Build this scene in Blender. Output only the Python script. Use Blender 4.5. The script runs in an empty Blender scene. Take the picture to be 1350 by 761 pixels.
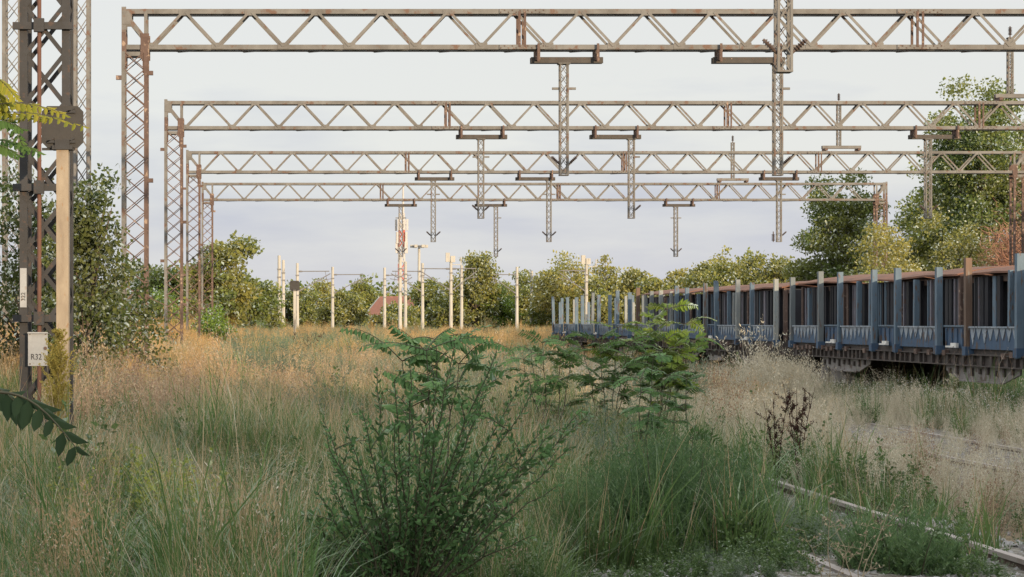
import bpy, math, random
import numpy as np
from mathutils import Vector, Matrix

R = math.radians
random.seed(7)
rng = np.random.default_rng(11)
scene = bpy.context.scene
COL = scene.collection

# ------------------------------------------------------------------ camera, sky, sun, exposure
EYE = 1.70                 # metres above the rail heads
F = 2625.0                 # focal length in photograph pixels (70 mm on a 36 mm sensor)
cam_data = bpy.data.cameras.new("camera")
cam_data.lens = 70.0
cam_data.sensor_width = 36.0
cam_data.shift_x = 320.0 / 1350.0
cam_data.shift_y = 44.5 / 1350.0
cam_data.clip_start = 0.1
cam_data.clip_end = 5000.0
cam = bpy.data.objects.new("camera", cam_data)
COL.objects.link(cam)
cam.location = (0, 0, EYE)
cam.rotation_euler = (R(90), 0, 0)
scene.camera = cam

SUN_ELEV, SUN_AZ = 9.0, 30.0        # azimuth: degrees right of straight behind the camera
sx, sy = math.sin(R(SUN_AZ)), -math.cos(R(SUN_AZ))
to_sun = Vector((sx * math.cos(R(SUN_ELEV)), sy * math.cos(R(SUN_ELEV)), math.sin(R(SUN_ELEV))))

world = bpy.data.worlds.new("World")
scene.world = world
world.use_nodes = True
wn, wl = world.node_tree.nodes, world.node_tree.links
wn.clear()
w_out = wn.new("ShaderNodeOutputWorld")
w_bg = wn.new("ShaderNodeBackground")
w_bg.inputs["Strength"].default_value = 0.119
sky = wn.new("ShaderNodeTexSky")
sky.sky_type = 'NISHITA'
sky.sun_disc = False
sky.sun_elevation = R(SUN_ELEV)
sky.sun_rotation = math.atan2(to_sun.x, to_sun.y)
sky.air_density = 1.0
sky.dust_density = 1.2
sky.ozone_density = 1.5
# thin high cloud: pale veil with soft streaks over the clear sky
tc = wn.new("ShaderNodeTexCoord")
mp = wn.new("ShaderNodeMapping")
mp.inputs["Scale"].default_value = (1.0, 1.0, 5.0)
nz = wn.new("ShaderNodeTexNoise")
nz.inputs["Scale"].default_value = 5.0
nz.inputs["Detail"].default_value = 6.0
nz.inputs["Roughness"].default_value = 0.55
sep = wn.new("ShaderNodeSeparateXYZ")
mr = wn.new("ShaderNodeMapRange")           # more veil higher up
mr.inputs["From Min"].default_value = -0.0
mr.inputs["From Max"].default_value = 0.17
mr.inputs["To Min"].default_value = -0.38
mr.inputs["To Max"].default_value = 0.55
ad = wn.new("ShaderNodeMath"); ad.operation = 'MULTIPLY_ADD'
ad.inputs[1].default_value = 1.6
cr = wn.new("ShaderNodeValToRGB")
cr.color_ramp.elements[0].position = 0.35
cr.color_ramp.elements[0].color = (0, 0, 0, 1)
cr.color_ramp.elements[1].position = 1.25 if False else 1.0
cr.color_ramp.elements[1].color = (1, 1, 1, 1)
veil = wn.new("ShaderNodeMix"); veil.data_type = 'RGBA'
veil.inputs[6].default_value = (4.05, 4.22, 5.2, 1)
veil.inputs[7].default_value = (6.3, 6.28, 6.15, 1)
mixs = wn.new("ShaderNodeMix"); mixs.data_type = 'RGBA'
mixs.inputs[0].default_value = 0.86
wl.new(tc.outputs["Generated"], mp.inputs["Vector"])
wl.new(mp.outputs["Vector"], nz.inputs["Vector"])
wl.new(tc.outputs["Generated"], sep.inputs[0])
wl.new(sep.outputs["Z"], mr.inputs["Value"])
wl.new(nz.outputs["Fac"], ad.inputs[0])
wl.new(mr.outputs["Result"], ad.inputs[2])
wl.new(ad.outputs[0], cr.inputs["Fac"])
wl.new(cr.outputs["Color"], veil.inputs[0])
# added sky fill above the view, brightening the shaded foreground
mr2 = wn.new("ShaderNodeMapRange"); mr2.interpolation_type = 'SMOOTHSTEP'
mr2.inputs["From Min"].default_value = 0.18; mr2.inputs["From Max"].default_value = 0.5
mr2.inputs["To Min"].default_value = 1.0; mr2.inputs["To Max"].default_value = 1.85
wl.new(sep.outputs["Z"], mr2.inputs["Value"])
vs = wn.new("ShaderNodeVectorMath"); vs.operation = 'SCALE'
wl.new(veil.outputs[2], vs.inputs[0]); wl.new(mr2.outputs["Result"], vs.inputs["Scale"])
wl.new(sky.outputs["Color"], mixs.inputs[6])
wl.new(vs.outputs[0], mixs.inputs[7])
wl.new(mixs.outputs[2], w_bg.inputs["Color"])
wl.new(w_bg.outputs[0], w_out.inputs[0])

sun_d = bpy.data.lights.new("sun", 'SUN')
sun_d.energy = 5.0
sun_d.angle = R(0.6)
sun_d.color = (1.0, 0.755, 0.485)
sun = bpy.data.objects.new("sun", sun_d)
COL.objects.link(sun)
sun.rotation_euler = to_sun.to_track_quat('Z', 'Y').to_euler()
sun.location = to_sun * 200

scene.view_settings.view_transform = 'Standard'
scene.view_settings.look = 'None'
scene.view_settings.exposure = 0.2
scene.view_settings.gamma = 1.0
scene.view_settings.use_curve_mapping = False
scene.cycles.max_bounces = 6
scene.cycles.diffuse_bounces = 3
scene.cycles.transmission_bounces = 3
scene.cycles.glossy_bounces = 2
scene.cycles.use_denoising = True

# ------------------------------------------------------------------ helpers
def at(px, py, d):
    """photograph pixel and distance -> point in the place"""
    return Vector(((px - 355.0) / F * d, d, EYE - (py - 425.0) / F * d))

def ss(a, b, x):
    t = np.clip((np.asarray(x, float) - a) / (b - a), 0, 1)
    return t * t * (3 - 2 * t)

def ground_z(x, y):
    x = np.asarray(x, float); y = np.asarray(y, float)
    z = -0.22 + 0.06 * np.sin(x * 0.9 + y * 0.13) * np.sin(y * 0.21 + 1.3)
    z = z + 0.40 * ss(-1.6, -3.4, x) * ss(26, 42, y)
    for c in TRACKS:
        z = z + 0.08 * (1 - ss(1.3, 2.1, np.abs(x - c)))
    return z

TRACKS = (-0.13, 4.68, 9.36, 14.05)

class MB:
    """collects boxes, bars and tubes into ONE mesh"""
    def __init__(self):
        self.v, self.f, self.m, self.n = [], [], [], 0
    def add(self, verts, faces, mat=0):
        b = self.n
        self.v.extend([tuple(p) for p in verts]); self.n += len(verts)
        for f in faces:
            self.f.append(tuple(i + b for i in f)); self.m.append(mat)
    def box(self, c, s, mat=0, rot=None):
        hx, hy, hz = s[0] / 2, s[1] / 2, s[2] / 2
        vs = [Vector((x, y, z)) for x in (-hx, hx) for y in (-hy, hy) for z in (-hz, hz)]
        if rot is not None:
            vs = [rot @ p for p in vs]
        c = Vector(c)
        self.add([p + c for p in vs], [(0, 1, 3, 2), (4, 6, 7, 5), (0, 4, 5, 1), (2, 3, 7, 6), (0, 2, 6, 4), (1, 5, 7, 3)], mat)
    def bar(self, p0, p1, w, h, mat=0, up=(0, 1, 0)):
        """bar from p0 to p1; w across, h along 'up'"""
        p0, p1 = Vector(p0), Vector(p1)
        d = (p1 - p0).normalized(); u = Vector(up)
        s = d.cross(u)
        if s.length < 1e-4:
            u = Vector((1, 0, 0)); s = d.cross(u)
        s.normalize(); u = s.cross(d).normalized()
        vs = []
        for p in (p0, p1):
            for a, b in ((-1, -1), (1, -1), (1, 1), (-1, 1)):
                vs.append(p + s * (a * w / 2) + u * (b * h / 2))
        self.add(vs, [(3, 2, 1, 0), (4, 5, 6, 7), (0, 1, 5, 4), (1, 2, 6, 5), (2, 3, 7, 6), (3, 0, 4, 7)], mat)
    def tube(self, pts, rad, n=6, mat=0, cap=True):
        pts = [Vector(p) for p in pts]
        if not hasattr(rad, '__len__'): rad = [rad] * len(pts)
        rings = []
        for i, p in enumerate(pts):
            d = (pts[min(i + 1, len(pts) - 1)] - pts[max(i - 1, 0)])
            d = d.normalized() if d.length > 1e-9 else Vector((0, 0, 1))
            a = d.cross(Vector((0.31, 0.94, 0.12))); a.normalize(); b = d.cross(a)
            rings.append([p + (a * math.cos(k * 2 * math.pi / n) + b * math.sin(k * 2 * math.pi / n)) * rad[i] for k in range(n)])
        vs = [q for r in rings for q in r]; fs = []
        for i in range(len(pts) - 1):
            for k in range(n):
                fs.append((i * n + k, i * n + (k + 1) % n, (i + 1) * n + (k + 1) % n, (i + 1) * n + k))
        if cap:
            fs.append(tuple(range(n - 1, -1, -1))); o = (len(pts) - 1) * n
            fs.append(tuple(o + k for k in range(n)))
        self.add(vs, fs, mat)
    def prism(self, outline, axis, a, b, mat=0):
        """outline of (u,v) pairs swept along axis 0/1/2 from a to b"""
        def put(u, v, t):
            return {0: (t, u, v), 1: (u, t, v), 2: (u, v, t)}[axis]
        n = len(outline)
        vs = [put(u, v, a) for u, v in outline] + [put(u, v, b) for u, v in outline]
        fs = [tuple(range(n)), tuple(range(2 * n - 1, n - 1, -1))]
        for i in range(n):
            fs.append((i, (i + 1) % n, n + (i + 1) % n, n + i))
        self.add(vs, fs, mat)
    def build(self, name, mats, parent=None, smooth=False, fix=True):
        me = bpy.data.meshes.new(name)
        me.from_pydata(self.v, [], self.f)
        if not isinstance(mats, (list, tuple)): mats = [mats]
        for m in mats: me.materials.append(m)
        me.polygons.foreach_set("material_index", self.m)
        if smooth: me.polygons.foreach_set("use_smooth", [True] * len(self.f))
        if fix:
            import bmesh
            bm = bmesh.new(); bm.from_mesh(me); bmesh.ops.recalc_face_normals(bm, faces=bm.faces); bm.to_mesh(me); bm.free()
        me.update()
        o = bpy.data.objects.new(name, me)
        COL.objects.link(o)
        if parent is not None: o.parent = parent
        return o

def np_mesh(name, V, Q, mats, mi=None, T=None, smooth=False):
    """mesh from numpy vertices and quads (and triangles)"""
    V = np.asarray(V, np.float32); Q = np.asarray(Q, np.int32).reshape(-1, 4)
    T = np.zeros((0, 3), np.int32) if T is None else np.asarray(T, np.int32).reshape(-1, 3)
    me = bpy.data.meshes.new(name)
    me.vertices.add(len(V)); me.vertices.foreach_set("co", V.ravel())
    nl = Q.size + T.size
    me.loops.add(nl); me.loops.foreach_set("vertex_index", np.concatenate([Q.ravel(), T.ravel()]))
    nf = len(Q) + len(T)
    me.polygons.add(nf)
    st = np.concatenate([np.arange(len(Q)) * 4, Q.size + np.arange(len(T)) * 3]).astype(np.int32)
    me.polygons.foreach_set("loop_start", st)
    if not isinstance(mats, (list, tuple)): mats = [mats]
    for m in mats: me.materials.append(m)
    if mi is not None: me.polygons.foreach_set("material_index", np.asarray(mi, np.int32))
    if smooth: me.polygons.foreach_set("use_smooth", np.ones(nf, bool))
    me.update(calc_edges=True)
    return me

def link(name, me, parent=None):
    o = bpy.data.objects.new(name, me); COL.objects.link(o)
    if parent is not None: o.parent = parent
    return o

class NB:
    """numpy quads: strips (blades, stems) and leaves, with material slots"""
    def __init__(self): self.V, self.Q, self.M, self.n = [], [], [], 0
    def _push(self, V, Q, mat):
        self.V.append(V.reshape(-1, 3)); self.Q.append(Q.reshape(-1, 4) + self.n)
        self.M.append(np.full(Q.size // 4, mat, np.int32)); self.n += V.size // 3
    def strips(self, P, W, S, mat=0):
        """P (n,k,3) centre lines, W (n,k) half-widths, S (n,3) side directions"""
        n, k, _ = P.shape
        off = S[:, None, :] * W[:, :, None]
        V = np.stack([P - off, P + off], 2)
        base = (np.arange(n) * 2 * k)[:, None] + np.arange(k - 1)[None, :] * 2
        Q = np.stack([base, base + 1, base + 3, base + 2], -1)
        self._push(V, Q, mat)
    def leaves(self, P, D, S, L, W, mat=0, fold=0.25, fine=False):
        """leaf from base P along D (n,3), side S, length L and half-width W"""
        n = len(P)
        if n == 0: return
        Nn = np.cross(D, S)
        L = np.broadcast_to(np.asarray(L, float), n)[:, None]; W = np.broadcast_to(np.asarray(W, float), n)[:, None]
        if fine:
            up = Nn * W * fold
            b = P; t = P + D * L - Nn * L * .12
            l1 = P + D * L * .28 - S * W + up; r1 = P + D * L * .28 + S * W + up
            l2 = P + D * L * .66 - S * W * .8 + up; r2 = P + D * L * .66 + S * W * .8 + up
            V = np.stack([b, r1, r2, t, l2, l1], 1); o = np.arange(n)[:, None] * 6
            Q = np.stack([o + np.array([[0, 1, 2, 3]]), o + np.array([[0, 3, 4, 5]])], 1)
            self._push(V, Q, mat); return
        b = P; t = P + D * L
        m = P + D * L * 0.45
        l = m - S * W + Nn * W * fold; r = m + S * W + Nn * W * fold
        V = np.stack([b, r, t, l], 1)
        Q = np.arange(4 * n).reshape(n, 4)
        self._push(V, Q, mat)
    def tubes(self, P, Rr, mat=0, n_side=5):
        """tapered tubes: P (n,k,3), Rr (n,k)"""
        n, k, _ = P.shape
        T = np.gradient(P, axis=1) if k > 2 else np.repeat((P[:, 1:] - P[:, :1]), k, 1)
        T /= np.linalg.norm(T, axis=2, keepdims=True) + 1e-9
        ref = np.array([0.31, 0.93, 0.2])
        A = np.cross(T, ref); A /= np.linalg.norm(A, axis=2, keepdims=True) + 1e-9
        B = np.cross(T, A)
        ang = np.arange(n_side) * 2 * np.pi / n_side
        V = P[:, :, None, :] + Rr[:, :, None, None] * (A[:, :, None, :] * np.cos(ang)[None, None, :, None] + B[:, :, None, :] * np.sin(ang)[None, None, :, None])
        base = (np.arange(n) * k * n_side)[:, None, None] + (np.arange(k - 1) * n_side)[None, :, None]
        i = np.arange(n_side)[None, None, :]; j = (i + 1) % n_side
        Q = np.stack([base + i, base + j, base + n_side + j, base + n_side + i], -1)
        self._push(V, Q, mat)
    def mesh(self, name, mats, smooth=False):
        return np_mesh(name, np.concatenate(self.V), np.concatenate(self.Q), mats, np.concatenate(self.M), smooth=smooth)

def unit(v):
    return v / (np.linalg.norm(v, axis=-1, keepdims=True) + 1e-9)

def rand_dirs(n):
    return unit(rng.normal(size=(n, 3)))

def side_of(D):
    return unit(np.cross(D, rand_dirs(len(D))))

def thing(name, label, cat, loc=(0, 0, 0), rotz=0, group=None):
    o = bpy.data.objects.new(name, None); COL.objects.link(o)
    o.empty_display_size = 0.2
    o.location = loc; o.rotation_euler = (0, 0, rotz)
    o['label'] = label; o['category'] = cat
    if group: o['group'] = group
    return o

def tag(o, label=None, cat=None, group=None, kind=None):
    if label: o['label'] = label
    if cat: o['category'] = cat
    if group: o['group'] = group
    if kind: o['kind'] = kind
    return o

def copy_tree(o, parent=None):
    c = o.copy(); COL.objects.link(c); c.parent = parent
    for ch in list(o.children): copy_tree(ch, c)
    return c

# ------------------------------------------------------------------ materials
def new_mat(name):
    m = bpy.data.materials.new(name); m.use_nodes = True
    return m, m.node_tree.nodes, m.node_tree.links

def ramp(nodes, stops):
    r = nodes.new("ShaderNodeValToRGB"); e = r.color_ramp.elements
    while len(e) < len(stops): e.new(0.5)
    for k, (p, c) in enumerate(stops):
        e[k].position = p; e[k].color = (*c, 1)
    return r

def surf(name, base, second=None, amount=0.5, scale=3.0, rough=0.75, metal=0.0, bump=0.15, stretch=(1, 1, 1), third=None, tscale=14.0, tpos=0.62):
    """weathered surface: two colours in soft patches, optional third as chips/stains"""
    m, n, l = new_mat(name)
    b = n["Principled BSDF"]
    b.inputs["Roughness"].default_value = rough; b.inputs["Metallic"].default_value = metal
    g = n.new("ShaderNodeNewGeometry"); mpn = n.new("ShaderNodeMapping"); mpn.inputs["Scale"].default_value = stretch
    l.new(g.outputs["Position"], mpn.inputs["Vector"])
    t = n.new("ShaderNodeTexNoise"); t.inputs["Scale"].default_value = scale; t.inputs["Detail"].default_value = 8; t.inputs["Roughness"].default_value = 0.65
    l.new(mpn.outputs[0], t.inputs["Vector"])
    second = second or tuple(c * 0.7 for c in base)
    r = ramp(n, [(0.5 - 0.22, base), (0.5 + 0.22 * (1.2 - amount) + 0.05, second)])
    l.new(t.outputs["Fac"], r.inputs["Fac"])
    colour = r.outputs["Color"]
    if third:
        t2 = n.new("ShaderNodeTexNoise"); t2.inputs["Scale"].default_value = tscale; t2.inputs["Detail"].default_value = 5
        l.new(mpn.outputs[0], t2.inputs["Vector"])
        r2 = ramp(n, [(tpos - 0.04, (0, 0, 0)), (tpos + 0.05, (1, 1, 1))])
        l.new(t2.outputs["Fac"], r2.inputs["Fac"])
        mx = n.new("ShaderNodeMix"); mx.data_type = 'RGBA'
        l.new(r2.outputs["Color"], mx.inputs[0]); l.new(colour, mx.inputs[6]); mx.inputs[7].default_value = (*third, 1)
        colour = mx.outputs[2]
    l.new(colour, b.inputs["Base Color"])
    if bump:
        bp = n.new("ShaderNodeBump"); bp.inputs["Strength"].default_value = bump; bp.inputs["Distance"].default_value = 0.02
        l.new(t.outputs["Fac"], bp.inputs["Height"]); l.new(bp.outputs[0], b.inputs["Normal"])
    return m

def leaf(name, stops, trans=0.35, rough=0.6, patch=None, patch_scale=0.4, gloss=0.25):
    """foliage: colour varies leaf by leaf and plant by plant, light passes through"""
    m, n, l = new_mat(name)
    n.remove(n["Principled BSDF"]); out = n["Material Output"]
    g = n.new("ShaderNodeNewGeometry"); oi = n.new("ShaderNodeObjectInfo")
    a = n.new("ShaderNodeMath"); a.operation = 'MULTIPLY_ADD'; a.inputs[1].default_value = 0.6
    a2 = n.new("ShaderNodeMath"); a2.operation = 'MULTIPLY'; a2.inputs[1].default_value = 0.4
    l.new(oi.outputs["Random"], a2.inputs[0]); l.new(g.outputs["Random Per Island"], a.inputs[0]); l.new(a2.outputs[0], a.inputs[2])
    r = ramp(n, stops); l.new(a.outputs[0], r.inputs["Fac"])
    colour = r.outputs["Color"]
    if patch:
        t = n.new("ShaderNodeTexNoise"); t.inputs["Scale"].default_value = patch_scale; t.inputs["Detail"].default_value = 3
        l.new(g.outputs["Position"], t.inputs["Vector"])
        pr = ramp(n, [(0.42, (0, 0, 0)), (0.62, (1, 1, 1))]); l.new(t.outputs["Fac"], pr.inputs["Fac"])
        mx = n.new("ShaderNodeMix"); mx.data_type = 'RGBA'
        l.new(pr.outputs["Color"], mx.inputs[0]); l.new(colour, mx.inputs[6])
        mul = n.new("ShaderNodeMix"); mul.data_type = 'RGBA'; mul.inputs[0].default_value = 0.65
        l.new(colour, mul.inputs[6]); mul.inputs[7].default_value = (*patch, 1)
        l.new(mul.outputs[2], mx.inputs[7]); colour = mx.outputs[2]
    d = n.new("ShaderNodeBsdfDiffuse"); tr = n.new("ShaderNodeBsdfTranslucent"); mxs = n.new("ShaderNodeMixShader")
    mxs.inputs[0].default_value = trans
    l.new(colour, d.inputs["Color"]); l.new(colour, tr.inputs["Color"])
    l.new(d.outputs[0], mxs.inputs[1]); l.new(tr.outputs[0], mxs.inputs[2])
    last = mxs.outputs[0]
    if gloss:
        gl = n.new("ShaderNodeBsdfGlossy"); gl.inputs["Roughness"].default_value = rough
        gl.inputs["Color"].default_value = (0.8, 0.85, 0.8, 1)
        ms2 = n.new("ShaderNodeMixShader"); fr = n.new("ShaderNodeFresnel"); fr.inputs["IOR"].default_value = 1.35
        mm = n.new("ShaderNodeMath"); mm.operation = 'MULTIPLY'; mm.inputs[1].default_value = gloss * 2
        l.new(fr.outputs[0], mm.inputs[0]); l.new(mm.outputs[0], ms2.inputs[0])
        l.new(last, ms2.inputs[1]); l.new(gl.outputs[0], ms2.inputs[2]); last = ms2.outputs[0]
    l.new(last, out.inputs["Surface"])
    return m

M = {}
M['steel'] = surf('weathered steel', (0.198, 0.198, 0.195), (0.11, 0.105, 0.10), 0.6, 2.2, third=(0.13, 0.08, 0.06), tscale=5.0, tpos=0.62)
M['rust_steel'] = surf('rusted steel', (0.145, 0.10, 0.085), (0.085, 0.055, 0.047), 0.6, 5.0, rough=0.9, third=(0.30, 0.22, 0.17), tscale=9, tpos=0.62)
M['dark_steel'] = surf('dark and shade-toned steel', (0.042, 0.044, 0.05), (0.026, 0.025, 0.026), 0.5, 4.0, third=(0.065, 0.045, 0.038), tscale=12, tpos=0.63)  # the near portal leg's shade is put into this dark base colour
M['bracket'] = surf('shaded bracket steel', (0.075, 0.068, 0.064), (0.045, 0.04, 0.037), 0.5, 5.0)  # base colour darkened for the shadow under the bottom chord
M['brown_rod'] = surf('brown rod', (0.14, 0.065, 0.045), (0.09, 0.045, 0.035), 0.5, 6.0)
M['insulator'] = surf('brown insulator', (0.12, 0.085, 0.07), (0.07, 0.05, 0.045), 0.5, 6.0, rough=0.4)
M['post'] = surf('beige post paint', (0.34, 0.285, 0.215), (0.23, 0.185, 0.14), 0.5, 3.0, third=(0.26, 0.17, 0.10), tscale=10, tpos=0.66, stretch=(3, 3, 1))
M['board'] = surf('black board', (0.02, 0.019, 0.019), (0.032, 0.029, 0.027), 0.5, 8.0, rough=0.6)
M['plate'] = surf('pale enamel plate', (0.36, 0.38, 0.40), (0.27, 0.28, 0.30), 0.5, 6.0, rough=0.45, third=(0.25, 0.2, 0.17), tscale=16, tpos=0.7)  # base greyed to hold the shade on the leg; stains are grime
M['ink'] = surf('dark lettering', (0.03, 0.03, 0.035), None, 0.5, 5.0)
M['concrete'] = surf('white concrete', (0.47, 0.46, 0.42), (0.36, 0.35, 0.32), 0.5, 1.0, rough=0.85, third=(0.24, 0.22, 0.19), tscale=2.5, tpos=0.62, stretch=(2, 2, 0.4))
M['arm'] = surf('grey arm tube', (0.20, 0.20, 0.21), None, 0.5, 5.0)
M['blue'] = surf('worn blue paint', (0.14, 0.20, 0.265), (0.085, 0.135, 0.19), 0.6, 3.0, third=(0.14, 0.095, 0.075), tscale=9, tpos=0.63, stretch=(2, 2, 0.5))
M['blue_dark'] = surf('deep blue paint', (0.06, 0.11, 0.19), (0.035, 0.07, 0.13), 0.6, 4.0, third=(0.09, 0.065, 0.055), tscale=8, tpos=0.60, stretch=(1, 1, 0.5))
M['pale_stake'] = surf('faded stake paint', (0.33, 0.33, 0.30), (0.21, 0.25, 0.28), 0.5, 3.0, third=(0.20, 0.15, 0.11), tscale=10, tpos=0.68, stretch=(2, 2, 0.7))
M['blue_grey'] = surf('greyed blue paint', (0.19, 0.215, 0.23), (0.12, 0.15, 0.17), 0.6, 2.5, third=(0.16, 0.10, 0.075), tscale=7, tpos=0.60, stretch=(2, 2, 0.4))
M['wood_stake'] = surf('brown stake', (0.17, 0.11, 0.08), (0.10, 0.07, 0.055), 0.6, 3.0, third=(0.2, 0.2, 0.19), tscale=9, tpos=0.64, stretch=(2, 2, 0.4))
M['blue_slate'] = surf('slate blue paint', (0.085, 0.13, 0.19), (0.05, 0.08, 0.125), 0.6, 3.0, third=(0.13, 0.085, 0.065), tscale=7, tpos=0.60, stretch=(1, 1, 0.5))
M['lit_ribs'] = surf('lit rib paint', (0.36, 0.40, 0.45), (0.18, 0.23, 0.29), 0.7, 4.0, third=(0.10, 0.09, 0.095), tscale=11, tpos=0.60)  # light caught on the drop-side ribs, put into the colour
M['rust_top'] = surf('orange rust sheet', (0.25, 0.115, 0.07), (0.13, 0.075, 0.06), 0.6, 2.0, rough=0.95, third=(0.16, 0.08, 0.06), tscale=6, tpos=0.62)
M['slat_dark'] = surf('dark slat', (0.022, 0.025, 0.035), (0.012, 0.012, 0.018), 0.5, 5.0)
M['slat_grey'] = surf('lilac grey slat', (0.20, 0.20, 0.24), (0.13, 0.12, 0.15), 0.5, 4.0, third=(0.2, 0.13, 0.11), tscale=9, tpos=0.62)
M['under'] = surf('grimy underframe', (0.075, 0.062, 0.058), (0.045, 0.038, 0.036), 0.5, 5.0, third=(0.14, 0.10, 0.085), tscale=9, tpos=0.62)
M['belly'] = surf('dusty grey plate', (0.25, 0.24, 0.24), (0.16, 0.145, 0.14), 0.6, 3.0, third=(0.10, 0.075, 0.065), tscale=7, tpos=0.6)
M['wheel'] = surf('wheel steel', (0.05, 0.042, 0.04), (0.03, 0.025, 0.025), 0.5, 5.0)
M['white_bit'] = surf('white painted bracket', (0.72, 0.72, 0.70), (0.55, 0.55, 0.54), 0.5, 8.0)
M['rail'] = surf('railhead steel', (0.36, 0.33, 0.32), (0.25, 0.21, 0.19), 0.5, 4.0, rough=0.5, metal=0.3)
M['rail_rust'] = surf('rail rust', (0.10, 0.06, 0.045), (0.07, 0.045, 0.035), 0.5, 6.0)
M['sleeper'] = surf('old timber', (0.20, 0.17, 0.14), (0.12, 0.10, 0.085), 0.5, 5.0, stretch=(0.6, 5, 5), bump=0.4)
M['roof_tile'] = surf('red roof tiles', (0.42, 0.17, 0.10), (0.30, 0.12, 0.075), 0.5, 1.5, stretch=(3, 3, 0.5))
M['house_wall'] = surf('dark timber gable', (0.07, 0.075, 0.10), (0.05, 0.05, 0.065), 0.5, 2.0)
M['plaster'] = surf('plaster', (0.55, 0.52, 0.46), (0.45, 0.42, 0.37), 0.5, 1.0)
M['tower_red'] = surf('red tower paint', (0.48, 0.12, 0.08), (0.40, 0.11, 0.08), 0.5, 1.0)
M['tower_white'] = surf('white tower paint', (0.50, 0.49, 0.48), (0.42, 0.41, 0.40), 0.5, 1.0)
M['bark'] = surf('bark', (0.13, 0.10, 0.075), (0.075, 0.06, 0.05), 0.5, 6.0, bump=0.5, stretch=(1, 1, 0.3))
M['stem'] = surf('young stem', (0.085, 0.08, 0.045), (0.05, 0.05, 0.03), 0.5, 20.0)
M['dry_stem'] = surf('dry stem', (0.36, 0.30, 0.20), (0.25, 0.20, 0.13), 0.5, 20.0)

M['leaf_dark'] = leaf('dark glossy leaves', [(0.0, (0.063, 0.132, 0.053)), (0.5, (0.113, 0.217, 0.081)), (1.0, (0.193, 0.314, 0.109))], 0.25, gloss=0.12, rough=0.45)
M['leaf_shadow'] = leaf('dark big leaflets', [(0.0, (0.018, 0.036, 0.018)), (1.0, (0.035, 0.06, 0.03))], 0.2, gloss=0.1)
M['leaf_frond'] = leaf('frond leaflets', [(0.0, (0.054, 0.114, 0.036)), (0.5, (0.090, 0.168, 0.050)), (1.0, (0.132, 0.216, 0.066))], 0.4, gloss=.12)
M['leaf_yellow'] = leaf('yellowing leaflets', [(0.0, (0.13, 0.17, 0.025)), (0.5, (0.25, 0.26, 0.03)), (1.0, (0.36, 0.32, 0.04))], 0.45)
M['leaf_lime'] = leaf('lime shrub leaves', [(0.0, (0.112, 0.188, 0.031)), (0.5, (0.163, 0.250, 0.037)), (1.0, (0.237, 0.300, 0.050))], 0.4)
M['leaf_tree'] = leaf('tree leaves', [(0.0, (0.103, 0.143, 0.039)), (0.5, (0.204, 0.247, 0.065)), (1.0, (0.410, 0.389, 0.111))], 0.47, patch=(0.351, 0.299, 0.078), patch_scale=0.25)
M['leaf_deep'] = leaf('deep green leaves', [(0.0, (0.060, 0.105, 0.029)), (0.5, (0.127, 0.186, 0.049)), (1.0, (0.299, 0.327, 0.082))], 0.47, patch=(0.253, 0.253, 0.059), patch_scale=0.3)
M['leaf_ivy'] = leaf('dark mixed leaves', [(0.0, (0.03, 0.055, 0.02)), (0.6, (0.06, 0.095, 0.03)), (1.0, (0.15, 0.17, 0.05))], 0.4, patch=(0.13, 0.14, 0.04), patch_scale=0.6)
M['leaf_gold'] = leaf('golden tree leaves', [(0.0, (0.147, 0.172, 0.046)), (0.5, (0.307, 0.299, 0.085)), (1.0, (0.497, 0.434, 0.130))], 0.47, patch=(0.176, 0.209, 0.052), patch_scale=0.25)
M['twig_red'] = leaf('reddish dry twigs', [(0.0, (0.24, 0.12, 0.085)), (1.0, (0.44, 0.27, 0.20))], 0.15, gloss=0)
M['grass'] = leaf('green grass', [(0.0, (0.059, 0.130, 0.041)), (0.5, (0.106, 0.195, 0.064)), (0.85, (0.164, 0.257, 0.091)), (1.0, (0.310, 0.356, 0.164))], 0.4, patch=(0.146, 0.208, 0.073), patch_scale=0.35, gloss=0.08)
M['straw'] = leaf('straw grass', [(0.0, (0.314, 0.235, 0.138)), (0.5, (0.489, 0.381, 0.232)), (1.0, (0.677, 0.560, 0.368))], 0.35, patch=(0.489, 0.302, 0.168), patch_scale=0.3, gloss=0.15)
M['straw_sunlit'] = leaf('sun-tinted straw', [(0.0, (0.34, 0.22, 0.10)), (0.5, (0.52, 0.35, 0.16)), (1.0, (0.66, 0.48, 0.25))], 0.4, gloss=0)  # golden band of low sunlight put into the straw colour
M['straw_pale'] = leaf('bleached grass', [(0.0, (0.391, 0.345, 0.253)), (0.5, (0.540, 0.483, 0.368)), (1.0, (0.713, 0.655, 0.529))], 0.35, gloss=0.15)
M['fuzz'] = leaf('dry pink weed', [(0.0, (0.228, 0.156, 0.108)), (0.5, (0.365, 0.264, 0.192)), (1.0, (0.524, 0.432, 0.336))], 0.3, gloss=0)
M['weed'] = leaf('leafy weed', [(0.0, (0.053, 0.104, 0.042)), (0.5, (0.099, 0.160, 0.059)), (1.0, (0.167, 0.239, 0.085))], 0.35, gloss=0.08)
M['weed_yellow'] = leaf('yellow green weed', [(0.0, (0.216, 0.270, 0.054)), (1.0, (0.432, 0.446, 0.095))], 0.45, gloss=0.1)  # albedo raised in place of sunlight falling on these weeds
M['feather'] = leaf('feathery shoots', [(0.0, (0.072, 0.135, 0.062)), (0.5, (0.125, 0.209, 0.090)), (1.0, (0.198, 0.284, 0.124))], 0.4, gloss=0.05)
M['shoots'] = leaf('grey green shoots', [(0.0, (0.106, 0.152, 0.105)), (0.5, (0.176, 0.234, 0.160)), (1.0, (0.275, 0.330, 0.238))], 0.35, gloss=0)
M['dock'] = leaf('brown dock seed', [(0.0, (0.034, 0.019, 0.018)), (1.0, (0.083, 0.043, 0.038))], 0.1, gloss=0)
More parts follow.
